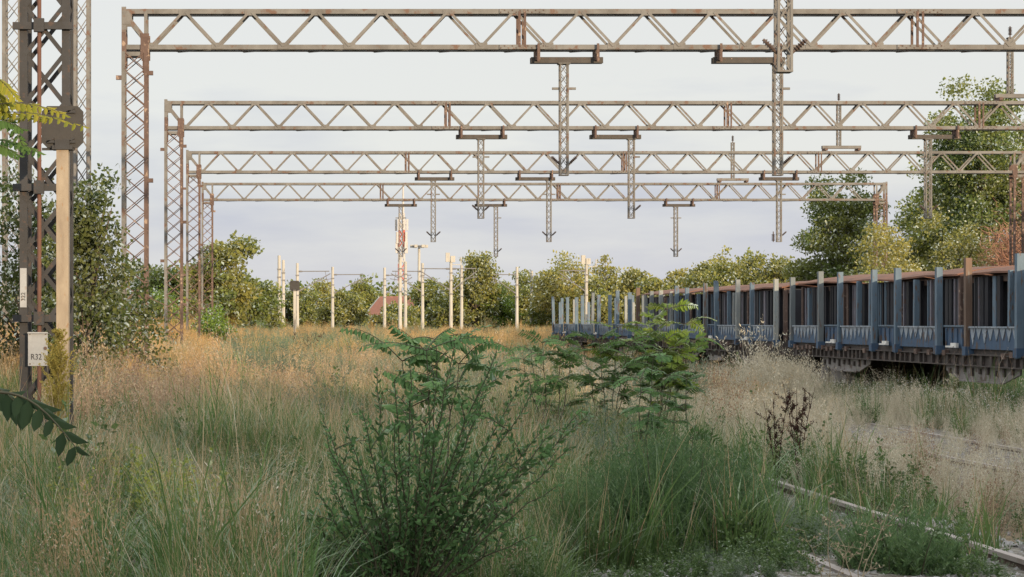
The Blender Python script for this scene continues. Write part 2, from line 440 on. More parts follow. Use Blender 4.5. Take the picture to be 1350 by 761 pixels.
M['plume'] = leaf('golden plume', [(0.0, (0.323, 0.270, 0.082)), (0.5, (0.483, 0.405, 0.123)), (1.0, (0.323, 0.405, 0.109))], 0.35, gloss=0)
M['seed_white'] = leaf('white seed heads', [(0.0, (0.6, 0.6, 0.58)), (1.0, (0.8, 0.8, 0.78))], 0.2, gloss=0)

# ground: dry soil, litter and low growth
m, n, l = new_mat('dry soil')
b = n["Principled BSDF"]; b.inputs["Roughness"].default_value = 0.95
g = n.new("ShaderNodeNewGeometry")
t1 = n.new("ShaderNodeTexNoise"); t1.inputs["Scale"].default_value = 0.25; t1.inputs["Detail"].default_value = 6
t2 = n.new("ShaderNodeTexNoise"); t2.inputs["Scale"].default_value = 9.0; t2.inputs["Detail"].default_value = 8
l.new(g.outputs["Position"], t1.inputs["Vector"]); l.new(g.outputs["Position"], t2.inputs["Vector"])
r1 = ramp(n, [(0.35, (0.085, 0.085, 0.045)), (0.5, (0.15, 0.125, 0.08)), (0.65, (0.24, 0.19, 0.12))])
r2 = ramp(n, [(0.3, (0.45, 0.45, 0.45)), (0.7, (1.2, 1.15, 1.1))])
mx = n.new("ShaderNodeMix"); mx.data_type = 'RGBA'; mx.blend_type = 'MULTIPLY'; mx.inputs[0].default_value = 1
l.new(t1.outputs["Fac"], r1.inputs["Fac"]); l.new(t2.outputs["Fac"], r2.inputs["Fac"])
l.new(r1.outputs["Color"], mx.inputs[6]); l.new(r2.outputs["Color"], mx.inputs[7]); l.new(mx.outputs[2], b.inputs["Base Color"])
bp = n.new("ShaderNodeBump"); bp.inputs["Strength"].default_value = 0.6; bp.inputs["Distance"].default_value = 0.05
l.new(t2.outputs["Fac"], bp.inputs["Height"]); l.new(bp.outputs[0], b.inputs["Normal"])
M['soil'] = m
# ballast
m, n, l = new_mat('grey ballast')
b = n["Principled BSDF"]; b.inputs["Roughness"].default_value = 0.9
g = n.new("ShaderNodeNewGeometry"); vo = n.new("ShaderNodeTexVoronoi"); vo.inputs["Scale"].default_value = 17.0
l.new(g.outputs["Position"], vo.inputs["Vector"])
sp = n.new("ShaderNodeSeparateColor"); l.new(vo.outputs["Color"], sp.inputs[0])
r1 = ramp(n, [(0.0, (0.08, 0.07, 0.055)), (0.6, (0.15, 0.135, 0.11)), (1.0, (0.25, 0.24, 0.22))])
l.new(sp.outputs[0], r1.inputs["Fac"]); l.new(r1.outputs["Color"], b.inputs["Base Color"])
bp = n.new("ShaderNodeBump"); bp.inputs["Strength"].default_value = 0.3; bp.inputs["Distance"].default_value = 0.02; bp.invert = True
l.new(vo.outputs["Distance"], bp.inputs["Height"]); l.new(bp.outputs[0], b.inputs["Normal"])
M['ballast'] = m

# ------------------------------------------------------------------ ground
def sheet(name, xs, ys, zf, mat):
    X, Y = np.meshgrid(xs, ys); Z = zf(X, Y)
    V = np.stack([X, Y, Z], -1).reshape(-1, 3)
    nx, ny = len(xs), len(ys)
    i = (np.arange(ny - 1)[:, None] * nx + np.arange(nx - 1)[None, :])
    Q = np.stack([i, i + 1, i + nx + 1, i + nx], -1).reshape(-1, 4)
    return link(name, np_mesh(name, V, Q, mat, smooth=True))

xs = np.concatenate([np.linspace(-1500, -40, 14), np.arange(-30, 45, 0.4), np.linspace(50, 1500, 16)])
ys = np.concatenate([np.linspace(-300, -20, 12), np.arange(-10, 130, 0.7), np.linspace(135, 3000, 30)])
tag(sheet('ground', xs, ys, ground_z, M['soil']), 'dry overgrown soil of the disused rail yard', kind='structure')
for c in TRACKS[1:]:
    xs2 = np.linspace(c - 1.75, c + 1.75, 15); ys2 = np.arange(4, 200, 0.8)
    tag(sheet('ballast_bed', xs2, ys2, lambda x, y, c=c: ground_z(x, y) + 0.03 + 0.05 * (1 - ss(1.2, 1.75, np.abs(x - c))) - 0.09 * ss(1.55, 1.75, np.abs(x - c)), M['ballast']),
        'grey ballast under an overgrown track', kind='structure')

# ------------------------------------------------------------------ tracks
def make_track(c, y0, y1, label):
    t = thing('railway_track', label, 'railway track', (c, y0, 0), group='overgrown railway tracks')
    L = y1 - y0
    for s in (-1, 1):
        b = MB(); x = s * 0.7525
        b.box((x, L / 2, -0.018), (0.07, L, 0.036), 0)
        b.box((x, L / 2, -0.085), (0.018, L, 0.098), 1)
        b.box((x, L / 2, -0.143), (0.14, L, 0.018), 1)
        b.build('rail', [M['rail'], M['rail_rust']], t)
    n = min(int(L / 0.65), 60)
    base = None
    for i in range(n):
        if base is None:
            b = MB(); b.box((0, 0, 0), (2.5, 0.24, 0.14)); base = b.build('sleeper', M['sleeper'], t)
            o = base
        else:
            o = base.copy(); COL.objects.link(o); o.parent = t
        o.location = (random.uniform(-.03, .03), 0.3 + i * 0.65, -0.224); o.rotation_euler = (0, 0, random.uniform(-.02, .02))
    return t
make_track(-0.13, 8, 140, 'track buried in green grass with one rail showing in the bottom left corner')
make_track(4.68, 8, 140, 'track whose bright rail crosses the bottom right corner of the picture')
make_track(9.36, 8, 140, 'track between the blue wagons and the bottom right rail, hidden in straw')
make_track(14.05, 8, 160, 'track the blue stake wagons stand on')

# ------------------------------------------------------------------ lattice portals
COLW = 0.57
def lattice_leg(b, x, w, y, dep, z0, z1, step, rail, flat, mats=(0, 0, 0)):
    """four corner angles with crossed flat lacing; mats = left rail, right rail, lacing"""
    for sx_, mt in ((-1, mats[0]), (1, mats[1])):
        for sy_ in (-1, 1):
            b.box((x + sx_ * (w / 2 - rail / 2), y + sy_ * (dep / 2 - rail / 2), (z0 + z1) / 2), (rail, rail, z1 - z0), mt)
    n = max(1, round((z1 - z0) / step)); h = (z1 - z0) / n
    for i in range(n):
        a, c = z0 + i * h, z0 + (i + 1) * h
        for k, yy in enumerate((y - dep / 2 + 0.006, y + dep / 2 - 0.006)):
            o = 0.004
            b.bar((x - w / 2 + rail * .7, yy - o, a), (x + w / 2 - rail * .7, yy - o, c), flat, 0.007, mats[2])
            b.bar((x - w / 2 + rail * .7, yy + o, c), (x + w / 2 - rail * .7, yy + o, a), flat, 0.007, mats[2])
        for xx in (x - w / 2 + 0.006, x + w / 2 - 0.006):
            s = 1 if i % 2 else -1
            b.bar((xx, y - s * (dep / 2 - rail * .7), a), (xx, y + s * (dep / 2 - rail * .7), c), flat * 0.8, 0.007, mats[2], up=(1, 0, 0))

def insulator(parent, p, d, n=5, r=0.042, L=0.25):
    b = MB(); p = Vector(p); d = Vector(d).normalized()
    b.tube([p, p + d * L], 0.02, 6)
    for i in range(n):
        q = p + d * (L * (0.25 + 0.7 * i / n))
        b.tube([q, q + d * 0.012, q + d * 0.03], [r * .6, r, r * .4], 10)
    return b.build('insulator', M['insulator'], parent)

def drop_post(parent, x, z_chord, boff, arms, tip=3.22, blen=1.58, stubs=True, blob=False):
    """post hung from a perforated bracket under the bottom chord"""
    w = 0.2
    zb = z_chord - 0.20
    b = MB()
    lattice_leg(b, x, w, 0, w, tip, zb - 0.065, 0.22, 0.034, 0.012)
    b.box((x, 0, tip + 0.01), (w + .004, w + .004, 0.022)); b.box((x, 0, zb - 0.075), (w + 0.06, w + .06, 0.02))
    if stubs:
        for s in arms:
            b.bar((x + s * 0.1, -.03, zb - 0.62), (x + s * 0.26, -.03, zb - 0.62), 0.05, 0.05)
    o = b.build('drop_post', M['steel'], parent)
    xc = x + boff
    br = MB()
    br.box((xc, -.07, zb), (blen, 0.055, 0.13)); br.box((xc, .07, zb), (blen, 0.055, 0.128))
    for k in range(10):
        br.box((xc - blen / 2 + 0.1 + k * (blen - .2) / 9, -.101, zb + 0.028), (0.028, 0.006, 0.02), 1)
    for s in (-1, 1):
        br.box((xc + s * (blen / 2 - 0.14), 0, zb + 0.115), (0.10, 0.36, 0.26), 1)
        br.box((xc + s * (blen / 2 - 0.14), -.27, zb + 0.14), (0.05, 0.03, 0.4), 1)
    br.build('bracket', [M['bracket'], M['rust_steel']], o)
    for s in arms:
        h = tip + 0.24
        insulator(o, (x + s * 0.09, -.05, h), (s * 0.8, -.1, 0.75), L=0.26)
    if blob:
        insulator(o, (x - 0.24, -.05, tip + 0.42), (0, 0, -1), 6, 0.085, 0.42)
    return o

def up_post(parent, x, z_top, boff):
    w = 0.17; z1 = z_top + 1.95
    b = MB(); lattice_leg(b, x, w, 0, w, z_top + 0.2, z1, 0.2, 0.04, 0.014)
    b.box((x, 0, z1), (w + .02, w + .02, 0.02))
    o = b.build('upright_post', M['steel'], parent)
    br = MB(); xc = x + boff
    br.box((xc, -.07, z_top + .14), (1.55, 0.055, 0.12)); br.box((xc, .07, z_top + .14), (1.55, 0.055, 0.118))
    for s in (-1, 1): br.box((xc + s * .66, 0, z_top + 0.04), (0.11, 0.5, 0.09), 1)
    br.build('bracket', [M['steel'], M['rust_steel']], o)
    insulator(o, (x, 0, z1), (0, 0, 1), 6, 0.07, 0.36)
    return o

def portal(y, xl, drops, ups, label, left_mats=(0, 1, 1), x_right=30.35, colw=COLW, dark=False, z_base=None, plates=False, start=0.0):
    """z is measured from the eye level in here: chord heights from the photograph at 60 px per metre"""
    t = thing('lattice_portal', label, 'lattice portal', (0, y, EYE), group='row of lattice portals across the tracks')
    ZB, ZT = 6.02, 6.80           # centre of bottom and top chord above the eye
    dep = 0.5
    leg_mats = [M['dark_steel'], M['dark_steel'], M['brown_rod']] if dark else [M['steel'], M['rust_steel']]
    # legs
    for side, xc in (('l', xl + colw / 2), ('r', x_right - colw / 2)):
        b = MB()
        zb = float(ground_z(xc, y)) - EYE - 0.3
        lattice_leg(b, xc, colw, 0, dep, zb, ZB - 0.1, 0.40 if not dark else 0.62, 0.10 if dark else 0.078, 0.021 if not dark else 0.055, left_mats if side == 'l' else (1, 1, 1))
        if side == 'l' and not dark:
            for zz, s in ((5.35, -1), (5.45, 1), (3.1, 1), (0.55, 1), (1.9, -1)):
                b.box((xc + s * (colw / 2 + 0.05), -.2, zz), (0.14, 0.09, 0.09), 1)
            b.bar((xc + colw / 2, -.26, 0.55), (xc + colw / 2 + .45, -.3, 0.35), 0.02, 0.02, 1)
            b.bar((xc - colw / 2 - .2, -.26, 0.25), (xc + colw / 2 + .15, -.26, 0.30), 0.02, 0.02, 1)
        if dark and side == 'l':
            b.tube([(xc - .06, -.31, zb), (xc - .06, -.31, ZB)], 0.028, 8, 2)
            for zz in (3.78, 1.72, 0.05):
                b.box((xc - .02, -.29, zz), (colw + .12, 0.06, 0.09), 1)
                b.box((xc - .06, -.345, zz), (0.13, 0.07, 0.17), 1)
        o = b.build('leg', leg_mats, t)
        if plates:
            if side == 'l':
                pl = MB(); pl.box((xc - .075, -.335, -.34), (0.25, 0.012, 0.43)); pl.box((xc - .075, -.352, -.135), (0.26, 0.03, 0.016))
                for dx, dz in ((-.1, .19), (.1, .19), (-.1, -.19), (.1, -.19)): pl.tube([(xc - .075 + dx, -.342, -.34 + dz), (xc - .075 + dx, -.346, -.34 + dz)], 0.01, 8, 1)
                pl.tube([(xc + .02, -.342, -.33), (xc + .02, -.352, -.33)], 0.022, 10, 1)
                p = pl.build('number_plate', [M['plate'], M['rust_steel']], o)
                cu = bpy.data.curves.new('lettering', 'FONT'); cu.body = 'R32'; cu.size = 0.105; cu.extrude = 0.0015; cu.align_x = 'CENTER'
                tx = bpy.data.objects.new('lettering', cu); COL.objects.link(tx)
                tx.location = (xc - .095, -.3435, -.475); tx.rotation_euler = (R(90), 0, 0); tx.scale = (0.85, 1.0, 1)
                cu.materials.append(M['ink']); 
                dg = bpy.context.evaluated_depsgraph_get(); me = bpy.data.meshes.new_from_object(tx.evaluated_get(dg))
                o2 = bpy.data.objects.new('lettering', me); COL.objects.link(o2); o2.matrix_world = Matrix.LocRotScale(tx.location, tx.rotation_euler, tx.scale); o2.parent = o
                bpy.data.objects.remove(tx)
                pl = MB(); pl.box((xc - colw / 2 + .05, -.262, .44), (0.085, 0.012, 0.5))
                pl.build('number_strip', M['plate'], o)
                cu = bpy.data.curves.new('lettering', 'FONT'); cu.body = '322'; cu.size = 0.075; cu.extrude = 0.0015
                tx = bpy.data.objects.new('lettering', cu); COL.objects.link(tx)
                tx.location = (xc - colw / 2 + .075, -.2695, .27); tx.rotation_euler = (R(90), R(-90), 0)
                cu.materials.append(M['ink']); bpy.context.view_layer.update()
                dg = bpy.context.evaluated_depsgraph_get(); me = bpy.data.meshes.new_from_object(tx.evaluated_get(dg))
                o2 = bpy.data.objects.new('lettering', me); COL.objects.link(o2); o2.matrix_world = tx.matrix_world.copy(); o2.parent = o
                bpy.data.objects.remove(tx)
    # beam: two trusses side by side
    b = MB()
    x0, x1 = xl, x_right
    for yy in (-dep / 2 + .05, dep / 2 - .05):
        for zz, hh in ((ZT, 0.105), (ZB, 0.105)):
            b.box(((x0 + x1) / 2, yy, zz), (x1 - x0, 0.016, hh))
            b.box(((x0 + x1) / 2, yy + (0.05 if yy < 0 else -0.05), zz + (hh / 2 - .008)), (x1 - x0, 0.09, 0.016))
            b.box(((x0 + x1) / 2, yy + (0.05 if yy < 0 else -0.05), zz - (hh / 2 - .008)), (x1 - x0, 0.09, 0.016))
        # diagonals, 1.444 m panels
        p = 1.444; a0 = x0 + colw + 0.08
        i = 0; x = a0
        while x + p / 2 < x1 - colw:
            b.bar((x, yy - .014, ZB + .02), (x + p / 2 - .03, yy - .014, ZT - .02), 0.056, 0.012)
            b.bar((x + p / 2 + .03, yy - .020, ZT - .02), (min(x + p - .0, x1 - colw + .05), yy - .020, ZB + .02), 0.056, 0.012)
            if yy < 0:
                b.box((x, yy - .012, ZB + .03), (0.26, 0.006, 0.13)); b.box((x + p / 2, yy - .0125, ZT - .03), (0.24, 0.006, 0.12))
            x += p; i += 1
        # end frames
        for xe, s in ((x0, 1), (x1, -1)):
            b.box((xe + s * .05, yy - .012, (ZT + ZB) / 2), (0.1, 0.012, ZT - ZB + .2)); b.box((xe + s * (colw - .04), yy - .013, (ZT + ZB) / 2), (0.075, 0.012, ZT - ZB))
            b.bar((xe + s * .12, yy - .016, ZT - .12), (xe + s * (colw - .12), yy - .016, ZB + .25), 0.10, 0.014)
            b.box((xe + s * .12, yy - .020, ZT - .14), (0.22, 0.01, 0.28))
            b.box((xe + s * colw / 2, yy - .012, ZB - .15), (colw, 0.012, 0.09))
            b.box((xe + s * .055, yy - .028, ZB - .05), (0.1, 0.012, 0.75), 1)
            b.box((xe + s * (colw - .06), yy - .030, ZB + .02), (0.19, 0.012, 0.55), 1)
            b.box((xe + s * (colw - .05), yy - .028, ZB - .2), (0.12, 0.012, 0.75), 1)
    # cross ties between the trusses, top and bottom
    k = 0; x = x0 + .5
    while x < x1 - .5:
        b.bar((x, -dep / 2 + .06, ZB - .05), (x + .72, dep / 2 - .06, ZB - .05), 0.04, 0.012, up=(0, 0, 1))
        b.bar((x + .72, dep / 2 - .06, ZB - .064), (x + 1.44, -dep / 2 + .06, ZB - .064), 0.04, 0.012, up=(0, 0, 1))
        b.bar((x, -dep / 2 + .06, ZT + .05), (x + .72, dep / 2 - .06, ZT + .05), 0.04, 0.012, up=(0, 0, 1))
        x += 1.44
    for xs_ in (5.5, 14.2, 22.0):
        for yy in (-dep / 2 + .025, dep / 2 - .1):
            b.box((xs_ - .03, yy, (ZT + ZB) / 2), (0.055, 0.02, ZT - ZB), 1); b.box((xs_ + .09, yy, (ZT + ZB) / 2), (0.05, 0.02, ZT - ZB), 1)
        for zz in (ZT, ZB):
            b.box((xs_ + .03, -dep / 2 + .028, zz), (1.0, 0.014, 0.10), 0)
            for q in range(12):
                b.box((xs_ - .44 + q * .085, -dep / 2 + .016, zz + (0.022 if q % 2 else -.022)), (0.024, 0.012, 0.024), 1)
    b.build('beam', [M['steel'], M['rust_steel']], t)
    for d in drops: drop_post(t, d[0], ZB - 0.07, d[1], d[2], blob=(len(d) > 3))
    for x, o in ups: up_post(t, x, ZT + 0.08, o)
    return t

DY = 18.07
D1 = F / 60.0
Y = [D1 - DY] + [D1 + DY * i for i in range(4)]
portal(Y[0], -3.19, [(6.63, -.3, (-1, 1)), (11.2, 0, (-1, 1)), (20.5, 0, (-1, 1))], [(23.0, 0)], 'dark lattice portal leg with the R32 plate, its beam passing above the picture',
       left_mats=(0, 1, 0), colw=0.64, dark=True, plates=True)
portal(Y[1], -3.23, [(6.47, .06, (-1, 1)), (11.17, -.65, (1,)), (20.6, 0, (1, -1))], [(23.0, 0)], 'largest weathered lattice portal, its beam running along the top of the picture')
portal(Y[2], -3.25, [(6.57, .02, (-1, 1)), (11.24, -.5, (1,)), (20.45, .2, (1, -1))], [(23.0, .3)], 'second largest lattice portal, its beam below the top one')
portal(Y[3], -3.33, [(6.58, .05, (-1, 1)), (11.22, -.55, (-1, 1)), (20.45, 0, (1,), True)], [(22.85, .1)], 'lattice portal third in size whose right leg stands by the reddish shrub')
portal(Y[4], -3.33, [(6.47, 0, (-1, 1)), (11.15, -.25, (1,)), (20.0, .15, (-1, 1))], [(22.8, 0)], 'smallest lattice portal, both of its legs in view')

# tall lattice masts beyond the dark leg
def tall_mast(px, d, w, label, z1):
    X = (px - 355) / F * d
    t = thing('lattice_mast', label, 'lattice mast', (X, d, float(ground_z(X, d)) - .1), group='tall lattice masts')
    b = MB(); lattice_leg(b, 0, w, 0, w, 0, z1, 0.62, 0.12, 0.028)
    b.build('shaft', M['steel'], t)
    b = MB(); b.box((0, 0, 0.2), (w + .5, w + .5, 0.5)); b.build('footing', M['concrete'], t)
    b = MB(); b.box((0, 0, z1 + .06), (2.2, 0.5, 0.12)); b.box((0, 0, z1 + .4), (2.2, .05, .05)); b.build('platform', M['steel'], t)
    return t
tall_mast(108, 68, 0.58, 'thin sunlit lattice mast just right of the dark portal leg', 17)
tall_mast(17, 68, 0.66, 'lattice mast at the left edge of the picture', 17)

# ------------------------------------------------------------------ signal seen from behind
def signal(px, d, z_board, w, post_w, label, leaves_post=M['post']):
    X = (px - 355) / F * d
    g0 = float(ground_z(X, d))
    t = thing('signal', label, 'railway signal', (X, d, g0 - .05))
    zb = z_board - g0
    b = MB(); b.box((0, 0, (zb - w * .45) / 2), (post_w, post_w, zb - w * .45)); b.build('post', leaves_post, t)
    b = MB(); b.box((0, 0, zb - w * .5), (post_w * 1.7, post_w * 1.3, .05)); b.box((0, -.05, zb - w * .43), (post_w * 1.2, .1, .12)); b.box((-.05, -.02, zb - w * .53), (w * .8, .03, .03)); b.build('bracket', M['dark_steel'], t)
    h = w / 2; c = w * .13
    b = MB(); b.prism([(-h, -h + c), (-h + c, -h), (h - c, -h), (h, -h + c), (h, h - c), (h - c, h), (-h + c, h), (-h, h - c)], 1, -.06, -.03)
    b.v = [(x, y, z + zb) for x, y, z in b.v]
    bo = b.build('board', M['board'], t)
    b = MB()
    for xx in (-w * .27, w * .22):
        for zz in (w * .36, -w * .36):
            b.box((xx, -.075, zb + zz), (w * .19, 0.03, .03)); b.bar((xx - w * .09, -.075, zb + zz), (xx + w * .07, -.075, zb + zz + .045), .02, .03)
    b.build('clamp', M['dark_steel'], bo)
    b = MB()
    for k in range(3):
        b.tube([(0, .02, zb + w * (.28 - .28 * k)), (0, .22, zb + w * (.28 - .28 * k))], [w * .11, w * .12], 14)
    b.build('lamp_hood', M['board'], t)
    return t
signal(83, 24.0, 4.10, 0.50, 0.145, 'black octagonal signal board seen from behind on a sunlit beige post')
signal(388.5, 170.0, EYE + 49 / F * 170, 0.85, 0.22, 'small black signal board standing before the white poles', M['concrete'])

# ------------------------------------------------------------------ white catenary poles
def pole(px, top, label, arm=None, gear=False, wd=0.38, H=8.5):
    s = (425 - top) / (H - EYE); d = F / s; X = (px - 355) / s
    t = thing('catenary_pole', label, 'concrete pole', (X, d, -.2), group='white concrete poles beyond the yard')
    b = MB(); b.tube([(0, 0, 0), (0, 0, H + .2)], [wd * .56, wd * .42], 10); b.build('shaft', M['concrete'], t)
    for zz in (H - 1.2, H - 2.0, H - 3.5):
        b = MB(); b.box((0, 0, zz), (wd * 1.15, wd * 1.15, .12)); b.build('clamp', M['arm'], t)
    for a in (arm or []):
        L = a
        b = MB(); sg = 1 if L > 0 else -1
        zt = H - .75
        b.tube([(sg * wd * .4, 0, zt), (L * .92, 0, zt + .02)], .055, 6)
        b.tube([(sg * wd * .4, 0, zt - 2.3), (L * .95, 0, zt - .25)], .055, 6)
        b.tube([(L * .55, 0, zt - 1.1), (L * .98, 0, zt - .85)], .035, 6)
        b.tube([(sg * (wd * .4), 0, zt - 2.3), (sg * (wd * .4 + .3), 0, zt - 2.12)], .1, 8)
        b.tube([(sg * (wd * .4), 0, zt), (sg * (wd * .4 + .4), 0, zt)], .1, 8)
        b.tube([(L * .8, 0, zt), (L * .86, 0, zt - 1.2)], .03, 5)
        b.build('cantilever', M['arm'], t)
    if gear:
        b = MB(); b.box((-.35, 0, H + .5), (.45, .4, 1.0)); b.box((.2, 0, H + .3), (.5, .5, .7)); b.box((1.1, 0, H + .1), (.1, .1, .9)); b.bar((0, 0, H - .3), (1.1, 0, H - .3), .08, .08)
        b.build('switch_gear', M['concrete'], t)
    return t
pole(368, 337, 'tall white pole at the left end of the pole row')
pole(373.5, 343, 'white pole half hidden behind the tall leftmost pole', wd=.38)
pole(392, 347, 'white pole with the black signal board in front of it', arm=[4.0])
pole(438.5, 352, 'white pole standing alone whose arm reaches right towards the house', arm=[4.2])
pole(507, 353, 'white pole in front of the red roofed house', arm=[3.6])
pole(527.5, 336, 'tallest white pole, in front of the red and white tower')
pole(534.5, 345, 'white pole close behind the right side of the tower pole', wd=.38)
pole(557, 347, 'white pole just right of the red and white tower', arm=[-3.8])
pole(594.5, 343, 'white pole with switch gear on top at the middle of the row', arm=[3.0, -3.5], gear=True)
pole(608.5, 350, 'plain white pole right of the pole with middle switch gear')
pole(681.5, 352, 'white pole before dark trees with an arm to the left', arm=[-3.2])
pole(701, 357, 'white pole wrapped in creeper by the big pale tree', wd=.4)
pole(773, 346, 'white pole with switch gear behind the empty blue wagon', arm=[-3.2], gear=True)

# ------------------------------------------------------------------ stake wagons
PITCH = 4.04; BOARD = 2.53
def make_wagon(y0, label, belly, seed):
    rd = random.Random(seed)
    t = thing('stake_wagon', label, 'railway wagon', (14.05, y0, 0), group='blue stake wagons')
    L = PITCH * 5; e0, e1 = 0.72, L - 0.72
    b = MB(); b.box((0, L / 2, 1.17), (2.62, e1 - e0, 0.10)); b.build('deck', M['under'], t)
    for s in (-1, 1):
        b = MB()
        b.box((s * 1.30, L / 2, 1.02), (0.03, e1 - e0, 0.20)); b.box((s * 1.34, L / 2, 1.115), (0.10, e1 - e0 + .01, 0.022)); b.box((s * 1.335, L / 2, 0.915), (0.09, e1 - e0 + .01, 0.022))
        y = e0 + .15
        while y < e1 - .1:
            b.box((s * 1.345, y, 1.015), (0.06, 0.05 + rd.random() * .06, 0.18)); 
            if rd.random() < .5: b.box((s * 1.37, y + .1, 1.10 + rd.uniform(-.02, .04)), (0.08, 0.16, 0.10), 1)
            y += 0.28 + rd.random() * .22
        b.build('solebar', [M['under'], M['rust_steel']], t)
    # belly plates
    for yc, half, top in belly:
        for s in (-1, 1):
            b = MB()
            b.prism([(yc - half, 0.915), (yc - half, 0.80), (yc - half * .55, 0.62), (yc + half * .55, 0.62), (yc + half, 0.80), (yc + half, 0.915)], 0, s * 1.285, s * 1.25)
            for k in range(9):
                yy = yc - half * .85 + k * half * 1.7 / 8
                b.box((s * 1.305, yy, 0.84 - .02 * (k % 3)), (0.05, 0.07, 0.10 + .05 * (k % 2)), 1)
            b.box((s * 1.30, yc, 0.632), (0.055, half * 1.1, 0.03))
            b.build('belly_plate', [M['belly'], M['under']], t)
    # bogies
    for yc in (3.4, L - 3.4):
        bo = MB(); bo.box((0, yc, 0.72), (2.0, .5, .3)); bo.box((0, yc, .55), (1.7, 1.1, .16))
        bog = bo.build('bogie', M['under'], t)
        for s in (-1, 1):
            f = MB()
            f.prism([(yc - 1.5, .62), (yc - 1.5, .80), (yc + 1.5, .80), (yc + 1.5, .62), (yc + 1.2, .60), (yc + .55, .32), (yc - .55, .32), (yc - 1.2, .60)], 0, s * 1.02, s * .96)
            for dy in (-.9, .9):
                f.tube([(s * .98, yc + dy, .46), (s * 1.16, yc + dy, .46)], [.16, .13], 12); f.box((s * 1.04, yc + dy, .60), (.16, .34, .2))
                for q in (-.18, .18): f.tube([(s * 1.06, yc + dy + q, .52), (s * 1.06, yc + dy + q, .76)], .06, 8)
            f.build('side_frame', M['belly'], bog)
        for dy in (-.9, .9):
            w = MB()
            for s in (-1, 1):
                w.tube([(s * .68, yc + dy, .46), (s * .72, yc + dy, .46), (s * .74, yc + dy, .46), (s * .82, yc + dy, .46)], [.49, .49, .46, .455], 28)
            w.tube([(-.9, yc + dy, .46), (.9, yc + dy, .46)], .085, 12)
            w.build('wheelset', M['wheel'], bog, smooth=False)
    # headstocks, buffers
    for ye, s in ((e0, -1), (e1, 1)):
        b = MB(); b.box((0, ye + s * .04, 1.02), (2.55, .08, .32)); b.build('headstock', M['under'], t)
        for xx in (-.875, .875):
            b = MB(); b.tube([(xx, ye + s * .08, 1.04), (xx, ye + s * .42, 1.04)], [.12, .085], 12); b.tube([(xx, ye + s * .42, 1.04), (xx, ye + s * .47, 1.04)], [.22, .21], 18); b.build('buffer', M['under'], t)
    # drop sides with pale teeth painting the light on pressed ribs, posts
    for k in range(5):
        yb = 0.755 + k * PITCH
        for s in (-1, 1):
            b = MB(); xo = s * 1.36
            b.box((xo, yb + BOARD / 2, 1.42), (0.04, BOARD - .14, 0.40)); b.box((xo + s * .03, yb + BOARD / 2, 1.612), (0.05, BOARD - .135, 0.03), 1)
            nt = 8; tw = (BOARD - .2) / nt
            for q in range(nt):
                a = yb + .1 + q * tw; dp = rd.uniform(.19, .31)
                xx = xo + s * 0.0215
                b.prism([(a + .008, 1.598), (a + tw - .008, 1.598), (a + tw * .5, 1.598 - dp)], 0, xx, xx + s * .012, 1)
            b.build('drop_side', [M['blue_dark'] if rd.random() < .65 else M['blue_slate'], M['lit_ribs']], t)
            # low end panel in the gap
            if k < 4:
                b = MB(); g0, g1 = yb + BOARD + .08, yb + PITCH - .08
                b.box((s * 1.30, (g0 + g1) / 2, 1.42), (0.03, g1 - g0, 0.40))
                for q in range(5): b.box((s * 1.325, g0 + .1 + q * (g1 - g0 - .2) / 4, 1.40), (.03, .05, .36))
                b.box((s * 1.32, (g0 + g1) / 2, 1.63), (.06, g1 - g0, .03), 1)
                b.build('ribbed_panel', [M['blue_dark'], M['blue']], t)
                b = MB(); b.box((s * 1.40, g0 + .35 + rd.uniform(-.1, .5), 1.275), (.05, .30, .085)); b.box((s * 1.42, g0 + .62 + rd.uniform(0, .3), 1.25), (.05, .42, .03))
                b.build('label_holder', M['white_bit'], t)
            for yy in (yb + 0.03, yb + BOARD - 0.03):
                top = 2.82 + rd.uniform(-.10, .07); tilt = rd.uniform(-.02, .02)
                if rd.random() < .12: tilt = rd.choice((-.09, .07))
                mt = rd.choices((M['blue'], M['pale_stake'], M['blue_grey'], M['wood_stake']), (56, 11, 26, 7))[0]
                b = MB(); w = rd.uniform(.10, .13)
                p0 = Vector((s * 1.385, yy, 1.08)); p1 = Vector((s * 1.385 + tilt * .6 * -s, yy + tilt, top))
                b.bar(p0, p1, w, 0.02, 0, up=(0, 1, 0))
                for q in (-1, 1):
                    b.bar(p0 + Vector((q * (w / 2 - .01), .055, 0)), p1 + Vector((q * (w / 2 - .01), .055, 0)), 0.02, 0.1, 0, up=(0, 1, 0))
                b.box((s * 1.385, yy + .03, 1.18), (.17, .17, .16), 1)
                b.build('stake', [mt, M['blue_dark']], t)
    # second stakes inside, between the boards
    for k in range(5):
        for s in (-1, 1):
            for fr in (0.30, 0.62):
                if rd.random() < .35: continue
                yy = 0.755 + k * PITCH + BOARD * fr + rd.uniform(-.2, .2); top = 2.62 + rd.uniform(-.12, .08)
                tl = rd.uniform(-.04, .04)
                b = MB(); b.bar((s * 1.27, yy, 1.2), (s * 1.27, yy + tl, top), .10, .09)
                b.build('stake', M['blue'] if rd.random() < .75 else M['pale_stake'], t)
    return t
Y0 = 28.75
wagons = [make_wagon(Y0, 'blue stake wagon nearest the camera with a rusty load', [(6.95, 1.85, 0), (15.4, 1.8, 0)], 3),
          make_wagon(Y0 + 5 * PITCH, 'blue stake wagon in the middle of the train with a rusty load', [(3.6, 1.6, 0), (11.9, 1.8, 0), (8.0, 1.2, 0)], 8),
          make_wagon(Y0 + 10 * PITCH, 'empty blue stake wagon at the far end with open sky between its stakes', [(7.0, 1.8, 0), (14.0, 1.8, 0)], 21)]

